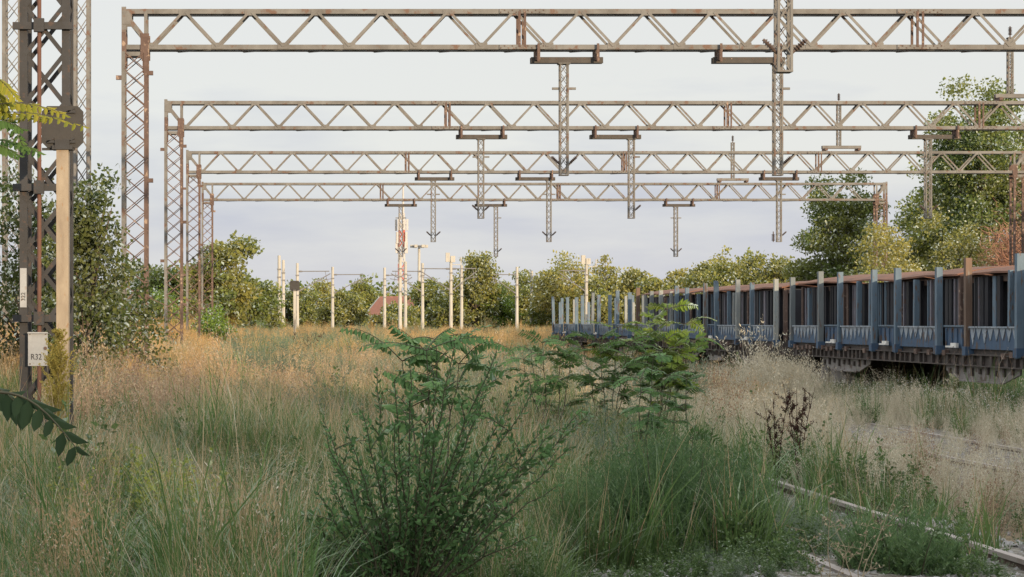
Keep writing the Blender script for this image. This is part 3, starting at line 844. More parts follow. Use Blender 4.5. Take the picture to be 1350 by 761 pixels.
def make_load(y, z_l, label, seed, L=3.86):
    rd = random.Random(seed)
    t = thing('steel_crate', label, 'steel crate', (14.05, y, 1.225), group='rust topped slatted crates on the wagons')
    H = 1.34; hx = 1.16
    for s in (-1, 1):
        b = MB(); yy = 0.05
        while yy < L - .08:
            w = rd.choice((.05, .07, .09, .16)); mt = rd.choice((0, 0, 0, 0, 0, 1, 2))
            if rd.random() < .82: b.box((s * (hx - .03), yy + w / 2, H / 2 - .02), (.05 + .05 * rd.random(), w, H - .05), mt)
            yy += w + rd.choice((.05, .09, .14, .05))
        b.box((s * (hx - .09), L / 2, .08), (.05, L, .14), 0); b.box((s * (hx - .09), L / 2, H - .08), (.05, L, .12), 3)
        b.box((s * (hx - .35), L / 2, H / 2), (.02, L - .2, H - .1), 0)
        b.build('slatted_side', [M['slat_dark'], M['slat_grey'], M['blue'], M['rust_steel']], t)
    b = MB()
    for yy in (.03, L - .03): b.box((0, yy, H / 2), (2 * hx - .24, .04, H - .06))
    b.build('end_panel', M['slat_dark'], t)
    b = MB(); n = 9; dz0, dz1 = rd.uniform(-.03, .03), rd.uniform(-.02, .08)
    pr = [(-hx - .10 + (2 * hx + .2) * i / (n - 1), H + .02 + .17 * math.sin(math.pi * i / (n - 1)) ** .8) for i in range(n)]
    vs, fs = [], []
    for yy, dz in ((-.02, dz0), (L * .5, (dz0 + dz1) / 2 + .03), (L + .02, dz1)):
        vs += [(x, yy, z + dz) for x, z in pr] + [(x, yy, z + dz - .035) for x, z in pr]
    for k in range(2):
        o = k * 2 * n; p_ = (k + 1) * 2 * n
        for i in range(n - 1):
            fs.append((o + i, o + i + 1, p_ + i + 1, p_ + i)); fs.append((o + n + i, p_ + n + i, p_ + n + i + 1, o + n + i + 1))
        fs.append((o, p_, p_ + n, o + n)); fs.append((o + n - 1, o + 2 * n - 1, p_ + 2 * n - 1, p_ + n - 1))
    for o in (0, 4 * n):
        fs.append(tuple(o + i for i in range(n)) + tuple(o + 2 * n - 1 - i for i in range(n)))
    b.add(vs, fs)
    b.build('lid', M['rust_top'], t)
    for s in (-1, 1):
        for yy in (.07, L - .07):
            b = MB(); b.box((s * (hx - .01), yy, H / 2), (.09, .11, H - .02)); b.build('corner_post', M['rust_steel'], t)
    return t
for k in range(5):
    make_load(Y0 + 0.75 + k * (PITCH - .28), 0, 'dark slatted crate with a rusty lid on the nearest blue wagon', 40 + k, PITCH - .46)
for k in range(5):
    make_load(Y0 + 5 * PITCH + 0.75 + k * (PITCH - .28), 0, 'dark slatted crate with a rusty lid on the middle blue wagon', 60 + k, PITCH - .46)

# ------------------------------------------------------------------ house, tower, floodlight far away
dH = 290.0
hx0 = (505 - 355) / F * dH
t = thing('house', 'red roofed house with a dark gable among the far trees', 'house', (hx0, dH, -.2))
zr = EYE + (425 - 392) / F * dH + .2; ze = EYE + (425 - 413) / F * dH + .2
b = MB(); b.box((3.6, 2, ze / 2), (9.6, 6.4, ze)); b.build('wall', M['plaster'], t)
b = MB(); b.prism([(-1.4, ze - .1), (5.4, ze - .1), (2.0, zr - .1)], 0, -1.3, -1.2); b.v = [(x, y, z) for x, y, z in b.v]; 
b.build('gable', M['house_wall'], t)
b = MB()
for s, y0_, in ((1, -1.8), (-1, 5.8)):
    b.add([(-1.9, y0_, ze - .35), (8.9, y0_, ze - .35), (8.9, 2.0, zr), (-1.9, 2.0, zr), (-1.9, y0_, ze - .2), (8.9, y0_, ze - .2), (8.9, 2.0, zr + .16), (-1.9, 2.0, zr + .16)],
          [(0, 1, 2, 3), (4, 7, 6, 5), (0, 4, 5, 1), (1, 5, 6, 2), (3, 2, 6, 7), (0, 3, 7, 4)])
rf = b.build('roof', M['roof_tile'], t)
b = MB(); b.box((6, 3, zr + .2), (.6, .6, 1.4)); b.build('chimney', M['plaster'], rf)
# barge boards on the gable
b = MB(); b.bar((-1.95, -1.85, ze - .28), (-1.95, 2, zr + .1), .08, .35, up=(1, 0, 0)); b.bar((-1.95, 5.85, ze - .28), (-1.95, 2, zr + .1), .08, .35, up=(1, 0, 0)); b.build('barge_board', M['concrete'], t)
t.rotation_euler = (0, 0, R(-38))

dT = 420.0; sT = F / dT
t = thing('telecom_tower', 'red and white lattice telecom tower with pale antennas', 'telecom tower', ((529.5 - 355) / sT, dT, -.2))
H = (425 - 246) / sT + EYE; w = 9.5 / sT
b = MB(); nb = 7
for k in range(nb):
    z0, z1 = H * k / nb * .82, H * (k + 1) / nb * .82
    tmp = MB(); lattice_leg(tmp, 0, w * (1.15 - .05 * k), 0, w * (1.15 - .05 * k), z0, z1, 2.0, 0.30, 0.15)
    b.add(tmp.v, tmp.f, k % 2)
b.build('shaft', [M['tower_white'], M['tower_red']], t)
b = MB(); b.tube([(.3, 0, H * .8), (.3, 0, H * 1.02)], [.28, .16], 8); b.build('spire', M['tower_white'], t)
for zz, nn in ((.52, 4), (.66, 4), (.58, 4)):
    for q in range(nn):
        a = q * math.pi / 2 + .6 + zz * 3
        b = MB(); b.box((math.cos(a) * 1.35, math.sin(a) * 1.35, H * zz * 1.12), (.42, .35, 2.4)); b.bar((0, 0, H * zz * 1.12), (math.cos(a) * 1.5, math.sin(a) * 1.5, H * zz * 1.12), .12, .12)
        b.build('antenna', M['tower_white'], t)
dL = 360.0; sL = F / dL
t = thing('floodlight_mast', 'slender floodlight mast with a ring of lamps beside the tower', 'floodlight mast', ((552.5 - 355) / sL, dL, -.2))
H = (425 - 323) / sL + EYE
b = MB(); b.tube([(0, 0, 0), (0, 0, H)], [.38, .22], 10); b.build('shaft', M['concrete'], t)
b = MB(); ring = [(math.cos(a * math.pi / 8) * 1.2, math.sin(a * math.pi / 8) * 1.2, H) for a in range(17)]
b.tube(ring, .09, 6); b.bar((-1.2, 0, H), (1.2, 0, H), .1, .1); b.bar((0, -1.2, H), (0, 1.2, H), .1, .1, up=(1, 0, 0)); b.build('ring', M['arm'], t)
for q in range(6):
    a = q * math.pi / 3; b = MB(); b.box((math.cos(a) * 1.3, math.sin(a) * 1.3, H - .05), (.6, .6, .5)); b.build('lamp', M['concrete'], t)

# ------------------------------------------------------------------ trees
def lumps(n_terms=6):
    A = rng.normal(size=(n_terms, 3)) * 2.2; ph = rng.uniform(0, 6.28, n_terms)
    return lambda D: 1 + 0.17 * np.sum(np.cos(D @ A.T + ph), 1) / math.sqrt(n_terms) * 1.6

def make_tree(name, label, cat, base, H, Rx, leaf_m, n_leaf, leaf_len, crown_lo=0.2, group=None, clump=0.16, n_clump=60, trunk_r=None, spiky=0.0, open_=0.0, seg=1.0):
    """tapered trunk, limbs reaching to leaf clumps spread through an uneven crown"""
    x, y, z = base
    t = thing(name, label, cat, (x, y, z), group=group)
    z0 = H * crown_lo; cz = (z0 + H) / 2; rz = (H - z0) / 2
    f = lumps()
    D = rand_dirs(n_clump); rad = rng.uniform(0.30, 1.0, n_clump) ** 0.55 * f(D)
    C = D * rad[:, None] * np.array([Rx, Rx * .9, rz]) + np.array([0, 0, cz])
    if spiky > 0:
        C[:, 2] += spiky * H * rng.uniform(0, 1, n_clump) ** 3 * (1 - np.hypot(C[:, 0], C[:, 1]) / (Rx * 1.5))
    C[:, 2] = np.maximum(C[:, 2], z0 * .55 + .1)
    cr_ = clump * (Rx + rz) * rng.uniform(0.55, 1.35, n_clump)
    wts = cr_ ** 2.2; cnt = np.maximum(4, (n_leaf * wts / wts.sum()).astype(int))
    idx = np.repeat(np.arange(n_clump), cnt); n = len(idx)
    P = rng.normal(size=(n, 3)) * 0.5; ln = np.linalg.norm(P, axis=1, keepdims=True); P = P / np.maximum(1, ln / 1.1)
    P = P * cr_[idx][:, None] * np.array([1.1, 1.1, .72]) + C[idx]
    Dl = unit(rand_dirs(n) + np.array([0, 0, -.25]) + 0.35 * unit(P - np.array([0, 0, cz])))
    nb = NB(); nb.leaves(P, Dl, side_of(Dl), leaf_len * rng.uniform(.6, 1.3, n), leaf_len * rng.uniform(.22, .4, n))
    link('crown', nb.mesh('crown', leaf_m), t)
    tr = trunk_r or H * 0.022
    nb = NB()
    k = 7; u = np.linspace(0, 1, k); bend = rng.normal(size=2) * .05 * H
    top = cz + rz * .55
    trunk = np.stack([bend[0] * u ** 2, bend[1] * u ** 2, u * top], 1)[None]
    nb.tubes(trunk, (tr * (1 - .85 * u))[None], n_side=8)
    sel = rng.permutation(n_clump)[: min(n_clump, 26)]
    u0 = np.clip((C[sel, 2] / H) * .75, .12, .95)
    P0 = np.stack([bend[0] * u0 ** 2, bend[1] * u0 ** 2, u0 * top], 1)
    uu = np.linspace(0, 1, 5)[None, :, None]
    mid = P0[:, None, :] * (1 - uu) + C[sel][:, None, :] * uu
    mid[:, :, 2] += (np.sin(uu[:, :, 0] * np.pi) * .06 * H * rng.uniform(-.3, 1, (len(sel), 1)))
    nb.tubes(mid, tr * (.42 * (1 - .85 * np.linspace(0, 1, 5)))[None] * np.ones((len(sel), 1)), n_side=5)
    link('trunk', nb.mesh('trunk', M['bark'], smooth=True), t)
    return t

def px_tree(px, top, rpx, d, leaf_m, n_leaf, leaf_len, label, name='tree', cat='tree', **kw):
    s = F / d; X = (px - 355) / s
    H = EYE + (425 - top) / s + .2
    return make_tree(name, label, cat, (X, d, float(ground_z(X, d)) - .1), H, rpx / s, M[leaf_m], n_leaf, leaf_len, **kw)

GT = 'trees around the far end of the yard'
far_trees = [
    (222, 347, 48, 185, 'leaf_deep', 'dark tree behind the left portal legs', {}),
    (293, 329, 44, 170, 'leaf_tree', 'tall rounded tree right of the left portal legs', {}),
    (335, 372, 30, 200, 'leaf_deep', 'lower tree on the right flank of the tall rounded left tree', {}),
    (376, 380, 34, 285, 'leaf_deep', 'dark tree behind the leftmost white poles', {}),
    (418, 378, 32, 280, 'leaf_tree', 'olive tree behind the small black signal board', {}),
    (452, 388, 30, 262, 'leaf_gold', 'golden bush left of the red roofed house', {'crown_lo': .05}),
    (478, 374, 17, 330, 'leaf_deep', 'small dark tree peeping over the house roof left end', {}),
    (522, 408, 36, 254, 'leaf_tree', 'scrubby bush in front of the red roofed house right end', {'crown_lo': .05}),
    (568, 372, 26, 280, 'leaf_deep', 'dark tree right of the red and white tower', {}),
    (590, 388, 22, 262, 'leaf_gold', 'brownish bush behind the middle switch gear pole', {'crown_lo': .05}),
    (628, 342, 30, 260, 'leaf_gold', 'pale golden tree right of the middle switch gear pole', {'spiky': .1}),
    (648, 388, 30, 262, 'leaf_lime', 'bright leafy bush at the foot of the pale golden tree', {'crown_lo': .05}),
    (664, 364, 24, 290, 'leaf_deep', 'dark narrow tree left of the big pale crown', {}),
    (738, 337, 46, 255, 'leaf_gold', 'big pale crowned tree left of the empty wagon', {}),
    (702, 364, 26, 275, 'leaf_tree', 'olive tree behind the creeper covered pole', {'crown_lo': .08}),
    (735, 396, 34, 262, 'leaf_deep', 'dark undergrowth tree below the big pale crown', {'crown_lo': .05}),
    (796, 362, 28, 242, 'leaf_tree', 'tree behind the far end of the empty wagon', {'spiky': .08}),
    (832, 358, 28, 215, 'leaf_gold', 'golden tree behind the empty wagon stakes', {'spiky': .08}),
    (866, 364, 26, 200, 'leaf_gold', 'golden tree where the loaded wagons end', {'spiky': .08}),
]
for px, top, r_, d, lm, lab, kw in far_trees:
    px_tree(px, top, r_, d, lm, 9000, 0.40, lab, group=GT, n_clump=70, clump=.15, **{**{'crown_lo': .1}, **kw})
right_trees = [
    (892, 356, 34, 158, 'leaf_tree', 8000, .27, 'low tree over the rear loaded wagon', {'spiky': .08}),
    (925, 347, 34, 150, 'leaf_gold', 8000, .26, 'golden tree right of the low tree over the rear wagon', {'spiky': .1}),
    (962, 344, 38, 142, 'leaf_tree', 9000, .25, 'spreading tree behind the middle loaded wagon', {'spiky': .1}),
    (1008, 330, 42, 134, 'leaf_gold', 11000, .24, 'golden tree left of the full dark crown by the wagons', {'spiky': .1}),
    (1050, 348, 36, 138, 'leaf_tree', 8000, .24, 'low tree filling the gap left of the full dark crown', {}),
    (1105, 246, 66, 112, 'leaf_deep', 26000, .20, 'full dark crown behind the smallest portal right leg', {'spiky': .16, 'clump': .10, 'n_clump': 110}),
    (1180, 318, 62, 106, 'leaf_tree', 18000, .19, 'low olive tree behind the nearest wagon', {}),
    (1166, 300, 48, 93, 'leaf_tree', 11000, .16, 'low tree hiding the foot of the smallest portal right leg', {'crown_lo': .05}),
    (1228, 240, 48, 116, 'leaf_deep', 20000, .20, 'dark tree between the full crown and the tallest tree', {'spiky': .1}),
    (1292, 106, 74, 104, 'leaf_deep', 46000, .19, 'tallest tree at the right edge reaching above the portal beams', {'spiky': .22, 'n_clump': 190, 'clump': .085}),
    (1262, 292, 54, 99, 'leaf_gold', 14000, .17, 'low golden tree under the tallest tree', {}),
    (1372, 200, 60, 110, 'leaf_tree', 16000, .19, 'tree cut by the right picture edge behind the reddish shrub', {'spiky': .1}),
]
for px, top, r_, d, lm, nl, ll, lab, kw in right_trees:
    px_tree(px, top, r_, d, lm, nl, ll, lab, group='trees behind the wagons', **{**{'crown_lo': .12, 'n_clump': 90, 'clump': .125}, **kw})
# reddish dry shrub at the right edge
def twig_shrub(px, top, rpx, d, label, n=4200):
    s = F / d; X = (px - 355) / s; H = EYE + (425 - top) / s
    t = thing('dry_shrub', label, 'shrub', (X, d, float(ground_z(X, d))))
    Dn = unit(rng.normal(size=(n, 3)) * np.array([1, 1, .8]) + np.array([0, 0, .7]))
    L = rng.uniform(.5, 1, n)
    C = np.array([0, 0, H * .55]) + rng.normal(size=(n, 3)) * np.array([rpx / s * .45, rpx / s * .45, H * .16])
    u = np.linspace(0, 1, 4)[None, :, None]
    P = C[:, None, :] + Dn[:, None, :] * u * L[:, None, None] * .9 + rng.normal(size=(n, 4, 3)) * .05
    nb = NB(); nb.strips(P, np.full((n, 4), .012) * np.linspace(1.4, .5, 4), side_of(Dn)); link('twigs', nb.mesh('twigs', M['twig_red']), t)
    nb = NB(); k = 14; a = rng.uniform(0, 6.28, k)
    E = np.stack([np.cos(a) * rpx / s * .5, np.sin(a) * rpx / s * .5, np.full(k, H * .7)], 1); P = E[:, None, :] * np.linspace(0, 1, 4)[None, :, None] ** np.array([1.3, 1.3, 1])
    nb.tubes(P, np.ones((k, 1)) * np.linspace(.035, .01, 4)[None]); link('stem', nb.mesh('stem', M['bark']), t)
    return t
twig_shrub(1335, 283, 34, 96, 'bare reddish shrub at the right edge above the nearest wagon')

# left side trees round the dark portal leg
px_tree(110, 214, 62, 36.5, 'leaf_ivy', 10000, .10, 'leafy dark tree behind the dark portal leg', group='trees at the left edge', n_clump=150, clump=.085, spiky=.12, crown_lo=.04, trunk_r=.06)
px_tree(30, 235, 60, 40.0, 'leaf_ivy', 8000, .11, 'dark tree at the left edge behind the beige signal post', group='trees at the left edge', n_clump=90, clump=.13, crown_lo=.04, trunk_r=.06)
px_tree(165, 372, 42, 41.5, 'leaf_ivy', 3200, .10, 'loose dark bush round the foot of the largest portal left leg', name='bush', cat='bush', n_clump=60, clump=.15, crown_lo=.05, trunk_r=.03)
px_tree(275, 411, 28, 84.0, 'leaf_lime', 4200, .12, 'bright lime green shrub at the feet of the left portal legs', name='shrub', cat='shrub', n_clump=50, clump=.17, crown_lo=.02, trunk_r=.03)
px_tree(205, 385, 40, 120.0, 'leaf_lime', 4000, .17, 'yellow green bush between the left portal legs', name='bush', cat='bush', n_clump=50, clump=.17, crown_lo=.02, trunk_r=.05)

# far-off wood closing the horizon, and the wood west of the yard that shades the foreground
def wood(name, label, spots, leaf_m, per, leaf_len):
    nb = NB()
    for (x, y, H, r_) in spots:
        n_c = 26; D = rand_dirs(n_c); C = D * rng.uniform(.4, 1, (n_c, 1)) * np.array([r_, r_, H * .42]) + np.array([x, y, H * .55])
        idx = rng.integers(0, n_c, per); P = C[idx] + rng.normal(size=(per, 3)) * .16 * (H * .5 + r_)* .6
        P[:, 2] = np.clip(P[:, 2], 0.1, H)
        Dl = rand_dirs(per); nb.leaves(P, Dl, side_of(Dl), leaf_len * rng.uniform(.7, 1.3, per), leaf_len * .4)
        nb.tubes(np.array([[[x, y, -.3], [x, y, H * .5], [x + .2, y, H * .8]]]), np.array([[.02 * H, .014 * H, .004 * H]]), mat=1)
    return tag(link(name, nb.mesh(name, [leaf_m, M['bark']])), label, kind='stuff')
wood('far_wood', 'far-off wood closing the horizon behind the trees',
     [(x + rng.uniform(-3, 3), rng.uniform(345, 400), rng.uniform(7.0, 10.0), 5.5) for x in np.arange(-75, 175, 6.0)], M['leaf_deep'], 900, .8)
spots = []; rw = random.Random(5)
yy = -66.0
while yy < 76:
    lo, hi = (11.2, 11.8) if -42.6 < yy < -39.2 else (12.8, 14.2) if yy < -30 else (8.9, 10.2) if yy < -18 else (10.6, 12.4) if yy < -11 else (7.2, 9.2)
    spots.append((34.5 + rw.uniform(-1.2, 1.2), yy, rw.uniform(lo, hi), rw.uniform(1.7, 2.6)))
    if yy < -14: spots.append((36.5 + rw.uniform(-1, 1), yy + 1.2, rw.uniform(lo, hi), 2.2))
    yy += rw.uniform(2.2, 3.6) if yy > -14 else rw.uniform(1.8, 2.6)
wood('wood', 'wood on the sunny side of the yard whose shade falls on the wagons', spots, M['leaf_deep'], 1500, .42)

# ------------------------------------------------------------------ scattered ground growth (uncountable)
def scatter(name, label, variants, P, scl, idx, mats_unused=None, lean=0.12):
    """one object: points carrying copies of a few tuft meshes"""
    n = len(P)
    coll = bpy.data.collections.new(name + '_tufts')
    for k, me in enumerate(variants):
        o = bpy.data.objects.new('%s_tuft_%02d' % (name, k), me); coll.objects.link(o)
    me = bpy.data.meshes.new(name); me.vertices.add(n); me.vertices.foreach_set('co', np.asarray(P, np.float32).ravel())
    a = me.attributes.new('rot', 'FLOAT_VECTOR', 'POINT')
    rot = np.stack([rng.normal(0, lean, n), rng.normal(0, lean, n), rng.uniform(0, 6.283, n)], 1).astype(np.float32)
    a.data.foreach_set('vector', rot.ravel())
    a = me.attributes.new('scl', 'FLOAT_VECTOR', 'POINT'); s3 = np.asarray(scl, np.float32)
    if s3.ndim == 1: s3 = np.repeat(s3[:, None], 3, 1)
    a.data.foreach_set('vector', np.ascontiguousarray(s3, np.float32).ravel())
    a = me.attributes.new('idx', 'INT', 'POINT'); a.data.foreach_set('value', np.asarray(idx, np.int32))
    ob = link(name, me); tag(ob, label, kind='stuff')
    ng = bpy.data.node_groups.new(name, 'GeometryNodeTree')
    ng.interface.new_socket('Geometry', in_out='INPUT', socket_type='NodeSocketGeometry')
    ng.interface.new_socket('Geometry', in_out='OUTPUT', socket_type='NodeSocketGeometry')
    N, Lk = ng.nodes, ng.links
    gi, go = N.new('NodeGroupInput'), N.new('NodeGroupOutput')
    ci = N.new('GeometryNodeCollectionInfo'); ci.inputs['Collection'].default_value = coll
    ci.inputs['Separate Children'].default_value = True; ci.inputs['Reset Children'].default_value = True
    ip = N.new('GeometryNodeInstanceOnPoints'); ip.inputs['Pick Instance'].default_value = True
    def attr(nm, ty):
        q = N.new('GeometryNodeInputNamedAttribute'); q.data_type = ty; q.inputs['Name'].default_value = nm; return q.outputs['Attribute']
    e2r = N.new('FunctionNodeEulerToRotation')
    Lk.new(attr('rot', 'FLOAT_VECTOR'), e2r.inputs[0]); Lk.new(e2r.outputs[0], ip.inputs['Rotation'])
    Lk.new(attr('scl', 'FLOAT_VECTOR'), ip.inputs['Scale']); Lk.new(attr('idx', 'INT'), ip.inputs['Instance Index'])
    Lk.new(gi.outputs[0], ip.inputs['Points']); Lk.new(ci.outputs[0], ip.inputs['Instance']); Lk.new(ip.outputs[0], go.inputs[0])
    md = ob.modifiers.new('scatter', 'NODES'); md.node_group = ng
    return ob

def blades(n, h0, h1, spread, w, droop, k=5):
    """n curved blades: centre lines (n,k,3), widths, sides"""
    a = rng.uniform(0, 6.283, n); r_ = spread * np.sqrt(rng.uniform(0, 1, n))
    base = np.stack([np.cos(a) * r_, np.sin(a) * r_, np.full(n, -.03)], 1)
    h = rng.uniform(h0, h1, n); th = rng.uniform(0, 6.283, n); dr = rng.uniform(.1, 1, n) * droop
    u = np.linspace(0, 1, k)
    out = np.stack([np.cos(th), np.sin(th)], 1)
    P = np.zeros((n, k, 3))
    P[:, :, :2] = base[:, None, :2] + out[:, None, :] * (h * dr)[:, None, None] * (u ** 2)[None, :, None]
    P[:, :, 2] = base[:, None, 2] + h[:, None] * (u[None] - .35 * dr[:, None] * u[None] ** 3)
    W = w * rng.uniform(.6, 1.3, n)[:, None] * (1 - u[None] ** 1.6 * .92)
    S = np.stack([-np.sin(th + rng.normal(0, .8, n)), np.cos(th), np.zeros(n)], 1); S = unit(S)
    return P, W, S

def tuft_green(seed_n=26, h=(.35, .75), w=.004):
    nb = NB(); P, W, S = blades(seed_n, h[0], h[1], .11, w, .75); nb.strips(P, W, S, 0)
    P, W, S = blades(4, h[1] * .8, h[1] * 1.25, .1, w * .45, .5); nb.strips(P, W, S, 1)
    return nb.mesh('tuft', [M['grass'], M['straw']])

def seed_head(nb, P, n_each, spread, ln, w, mat, frac=.3):
    """small spikelets along the upper part of stems P (n,k,3)"""
    n, k, _ = P.shape
    u = 1 - rng.uniform(0, frac, (n, n_each)); f = u * (k - 1); i = np.minimum(f.astype(int), k - 2); fr = (f - i)[..., None]
    ar = np.arange(n)[:, None]
    Q = (P[ar, i] * (1 - fr) + P[ar, i + 1] * fr).reshape(-1, 3)
    D = unit(rand_dirs(len(Q)) * .8 + np.array([0, 0, .9]))
    Q = Q + rng.normal(size=Q.shape) * spread * (1.2 - np.repeat(1, len(Q))[:, None] * .2)
    nb.leaves(Q, D, side_of(D), ln * rng.uniform(.6, 1.3, len(Q)), w, mat)

def tuft_straw(n=14, h=(.5, .95), w=.0028, mat=M['straw'], heads=14, spread=.018):
    nb = NB(); P, W, S = blades(n, h[0], h[1], .10, w, .38, 6); nb.strips(P, W, S, 0)
    seed_head(nb, P, heads, spread, .03, .0045, 0, .28)
    P, W, S = blades(n // 2, h[0] * .4, h[0] * .9, .11, w * 1.6, .9); nb.strips(P, W, S, 0)
    return nb.mesh('tuft', [mat])

def tuft_fuzz(h=.6, n=7):
    nb = NB(); P, W, S = blades(n, h * .6, h, .07, .0025, .35, 5); nb.strips(P, W, S, 0)
    seed_head(nb, P, 60, .055, .022, .006, 0, .65)
    return nb.mesh('tuft', [M['fuzz']])

def tuft_weed(h=.6, n=6, mat=M['weed'], leaf_len=.055, per=26, wid=.22):
    nb = NB(); P, W, S = blades(n, h * .55, h, .09, .0032, .45, 6); nb.strips(P, W, S, 0)
    n_, k, _ = P.shape
    u = rng.uniform(.12, 1, (n_, per)); f = u * (k - 1); i = np.minimum(f.astype(int), k - 2); fr = (f - i)[..., None]
    Q = (P[np.arange(n_)[:, None], i] * (1 - fr) + P[np.arange(n_)[:, None], i + 1] * fr).reshape(-1, 3)
    a = rng.uniform(0, 6.283, len(Q)); D = unit(np.stack([np.cos(a), np.sin(a), rng.uniform(.0, .9, len(Q))], 1))
    nb.leaves(Q, D, side_of(D), leaf_len * rng.uniform(.5, 1.3, len(Q)) * (1.25 - u.ravel() * .6), leaf_len * wid * rng.uniform(.7, 1.3, len(Q)), 0)
    return nb.mesh('tuft', [mat])

def tuft_shoots(h=.9, n=16, mat=None):
    nb = NB(); P, W, S = blades(n, h * .5, h, .16, .003, .4, 6); nb.strips(P, W, S, 0)
    n_, k, _ = P.shape; per = 26
    u = rng.uniform(.25, 1, (n_, per)); f = u * (k - 1); i = np.minimum(f.astype(int), k - 2); fr = (f - i)[..., None]
    Q = (P[np.arange(n_)[:, None], i] * (1 - fr) + P[np.arange(n_)[:, None], i + 1] * fr).reshape(-1, 3)
    a = rng.uniform(0, 6.283, len(Q)); D = unit(np.stack([np.cos(a), np.sin(a), rng.uniform(.3, 1.5, len(Q))], 1))
    L = .07 * rng.uniform(.5, 1.4, len(Q)) * (1.3 - .8 * u.ravel()); nb.leaves(Q, D, side_of(D), L, L * .07 + .0015, 0)
    return nb.mesh('tuft', [mat or M['shoots']])

def field(n, y0, y1, xa=None, xb=None, power=1.0, margin=.6):
    """random spots on the ground inside the view wedge between distances y0 and y1"""
    u = rng.uniform(0, 1, n)
    y = np.sqrt(y0 ** 2 + u * (y1 ** 2 - y0 ** 2))
    lo, hi = -.138 * y - margin, .381 * y + margin
    x = rng.uniform(0, 1, n) * (hi - lo) + lo
    k = np.ones(n, bool)
    if xa is not None: k &= x > xa
    if xb is not None: k &= x < xb
    return x[k], y[k]

_ph = rng.uniform(0, 6.28, (5, 2)); _fr = rng.normal(size=(5, 2))
def patch(x, y, s=1.0, o=0):
    v = 0
    for i in range(5):
        v = v + np.sin(x * _fr[i, 0] * s + y * _fr[i, 1] * s * .55 + _ph[i, 0] + o * 1.7)
    return .5 + .5 * np.clip(v / 2.6, -1, 1)

def near_rail(x):
    return np.min([np.abs(x - (c + s * .7525)) for c in TRACKS[1:2] for s in (-1, 1)], axis=0)

def clear(x, y, short=False):
    """kept open: the railheads that show, the ballast in the bottom right, inside the shrubs"""
    k = np.ones(len(x), bool)
    k &= ~((np.abs(x / y + .0655) < .0105) & (y < 15.8))
    k &= ~((np.abs(x - 5.43) < .2) & (y < 24))
    k &= ~((x > 5.15) & (x < 6.3) & (y < 18.5) & (rng.uniform(size=len(x)) < .8))
    k &= ~((np.abs(x - 3.93) < .1) & (y < 15.2))
    k &= ~((x > .15) & (x < 2.1) & (y < 12.6))
    k &= ~((x > 3.7) & (y < 13.6))
    k &= ~((x > 3.8) & (x < 5.5) & (y < 23.5) & (rng.uniform(size=len(x)) < (.35 if short else .95)))
    k &= ~((x > 7.4) & (x < 10.3) & (y > 21) & (y < 32) & (rng.uniform(size=len(x)) < (.5 if short else .95)))
    k &= ~((x > 1.9) & (x < 4.4) & (y < (13.35 if short else 14.6)))
    k &= ~((((x - 3.15) / 1.0) ** 2 + ((y - 15.6) / .9) ** 2) < 1)
    return k

def place(x, y): return np.stack([x, y, ground_z(x, y)], 1)

# --- green grass
vg = [tuft_green(24 + 3 * i, (.30 + .03 * i, .62 + .05 * i), (.0038, .006, .0045, .0075, .004)[i]) for i in range(5)]
vg_far = [tuft_green(40, (.35, .8), .009) for i in range(3)]
pts, sc, ix = [], [], []
def take(x, y, keep, lo, hi, n_var, off=0, widen=None):
    k = keep & clear(x, y, hi < .5)
    x, y = x[k], y[k]; s = rng.uniform(lo, hi, len(x)) * (.62 + .76 * patch(x, y, 1.6, off + 23))
    s = np.where(rng.uniform(size=len(x)) < .025, s * 1.45, s)
    pts.append(place(x, y)); sc.append(s); ix.append(rng.integers(0, n_var, len(x)) + off)
x, y = field(21000, 9.0, 30)
pr = 1.15 * (1 - .62 * ss(3.6, 6.5, x)) * (.5 + .5 * patch(x, y, .9)); pr *= 1 - .93 * ss(5.0, 6.3, x)
take(x, y, rng.uniform(size=len(x)) < pr, .65, 1.15, 5)
x, y = field(26000, 30, 60)
pr = (.6 + .5 * patch(x, y, .5, 2)) * (1 - .92 * ss(3.0, 6.5, x - (y - 40) * .04))
take(x, y, rng.uniform(size=len(x)) < pr, .8, 1.25, 5)
x, y = field(14000, 60, 115)
pr = (.3 + .6 * patch(x, y, .3, 3)) * (1 - .75 * ss(-1.0, -3.0, x)) * (1 - .8 * ss(6, 12, x))
take(x, y, rng.uniform(size=len(x)) < pr, 1.0, 1.5, 3, 5)
scatter('grass', 'green grass growing over the yard', vg + vg_far, np.concatenate(pts), np.concatenate(sc), np.concatenate(ix))

# --- straw grass
vs_ = [tuft_straw(13 + 2 * i, (.45, .80 + .05 * i)) for i in range(4)]
vp = [tuft_straw(16 + 2 * i, (.45, .85 + .05 * i), .003, M['straw_pale']) for i in range(4)]
vfar = [tuft_straw(34, (.5, .95), .008, M['straw_sunlit'], 10, .03) for i in range(3)]
pts, sc, ix = [], [], []
x, y = field(7000, 9.0, 30)                                   # straw between the green
take(x, y, rng.uniform(size=len(x)) < .025 * (1 - ss(2.6, 4.2, x)) * (.1 + patch(x, y, 1.1, 1)), .6, 1.05, 4)
x, y = field(380, 9.0, 17, xb=.4)
take(x, y, (patch(x, y, 1.7, 41) > .6) & (y < 12.5), .6, 1.0, 4)
x, y = field(30000, 30, 62, xb=9)
take(x, y, rng.uniform(size=len(x)) < (.03 + .16 * patch(x, y, .55, 4) + .35 * ss(-1.0, -2.5, x) * ss(36, 46, y)) * (1 - .5 * ss(4, 8, x)), .8, 1.25, 4)
x, y = field(9000, 36, 62, xb=-1.2)
take(x, y, rng.uniform(size=len(x)) < .55 * ss(-1.2, -2.4, x), .75, 1.1, 3, 8)
x, y = field(36000, 62, 130, xb=13)
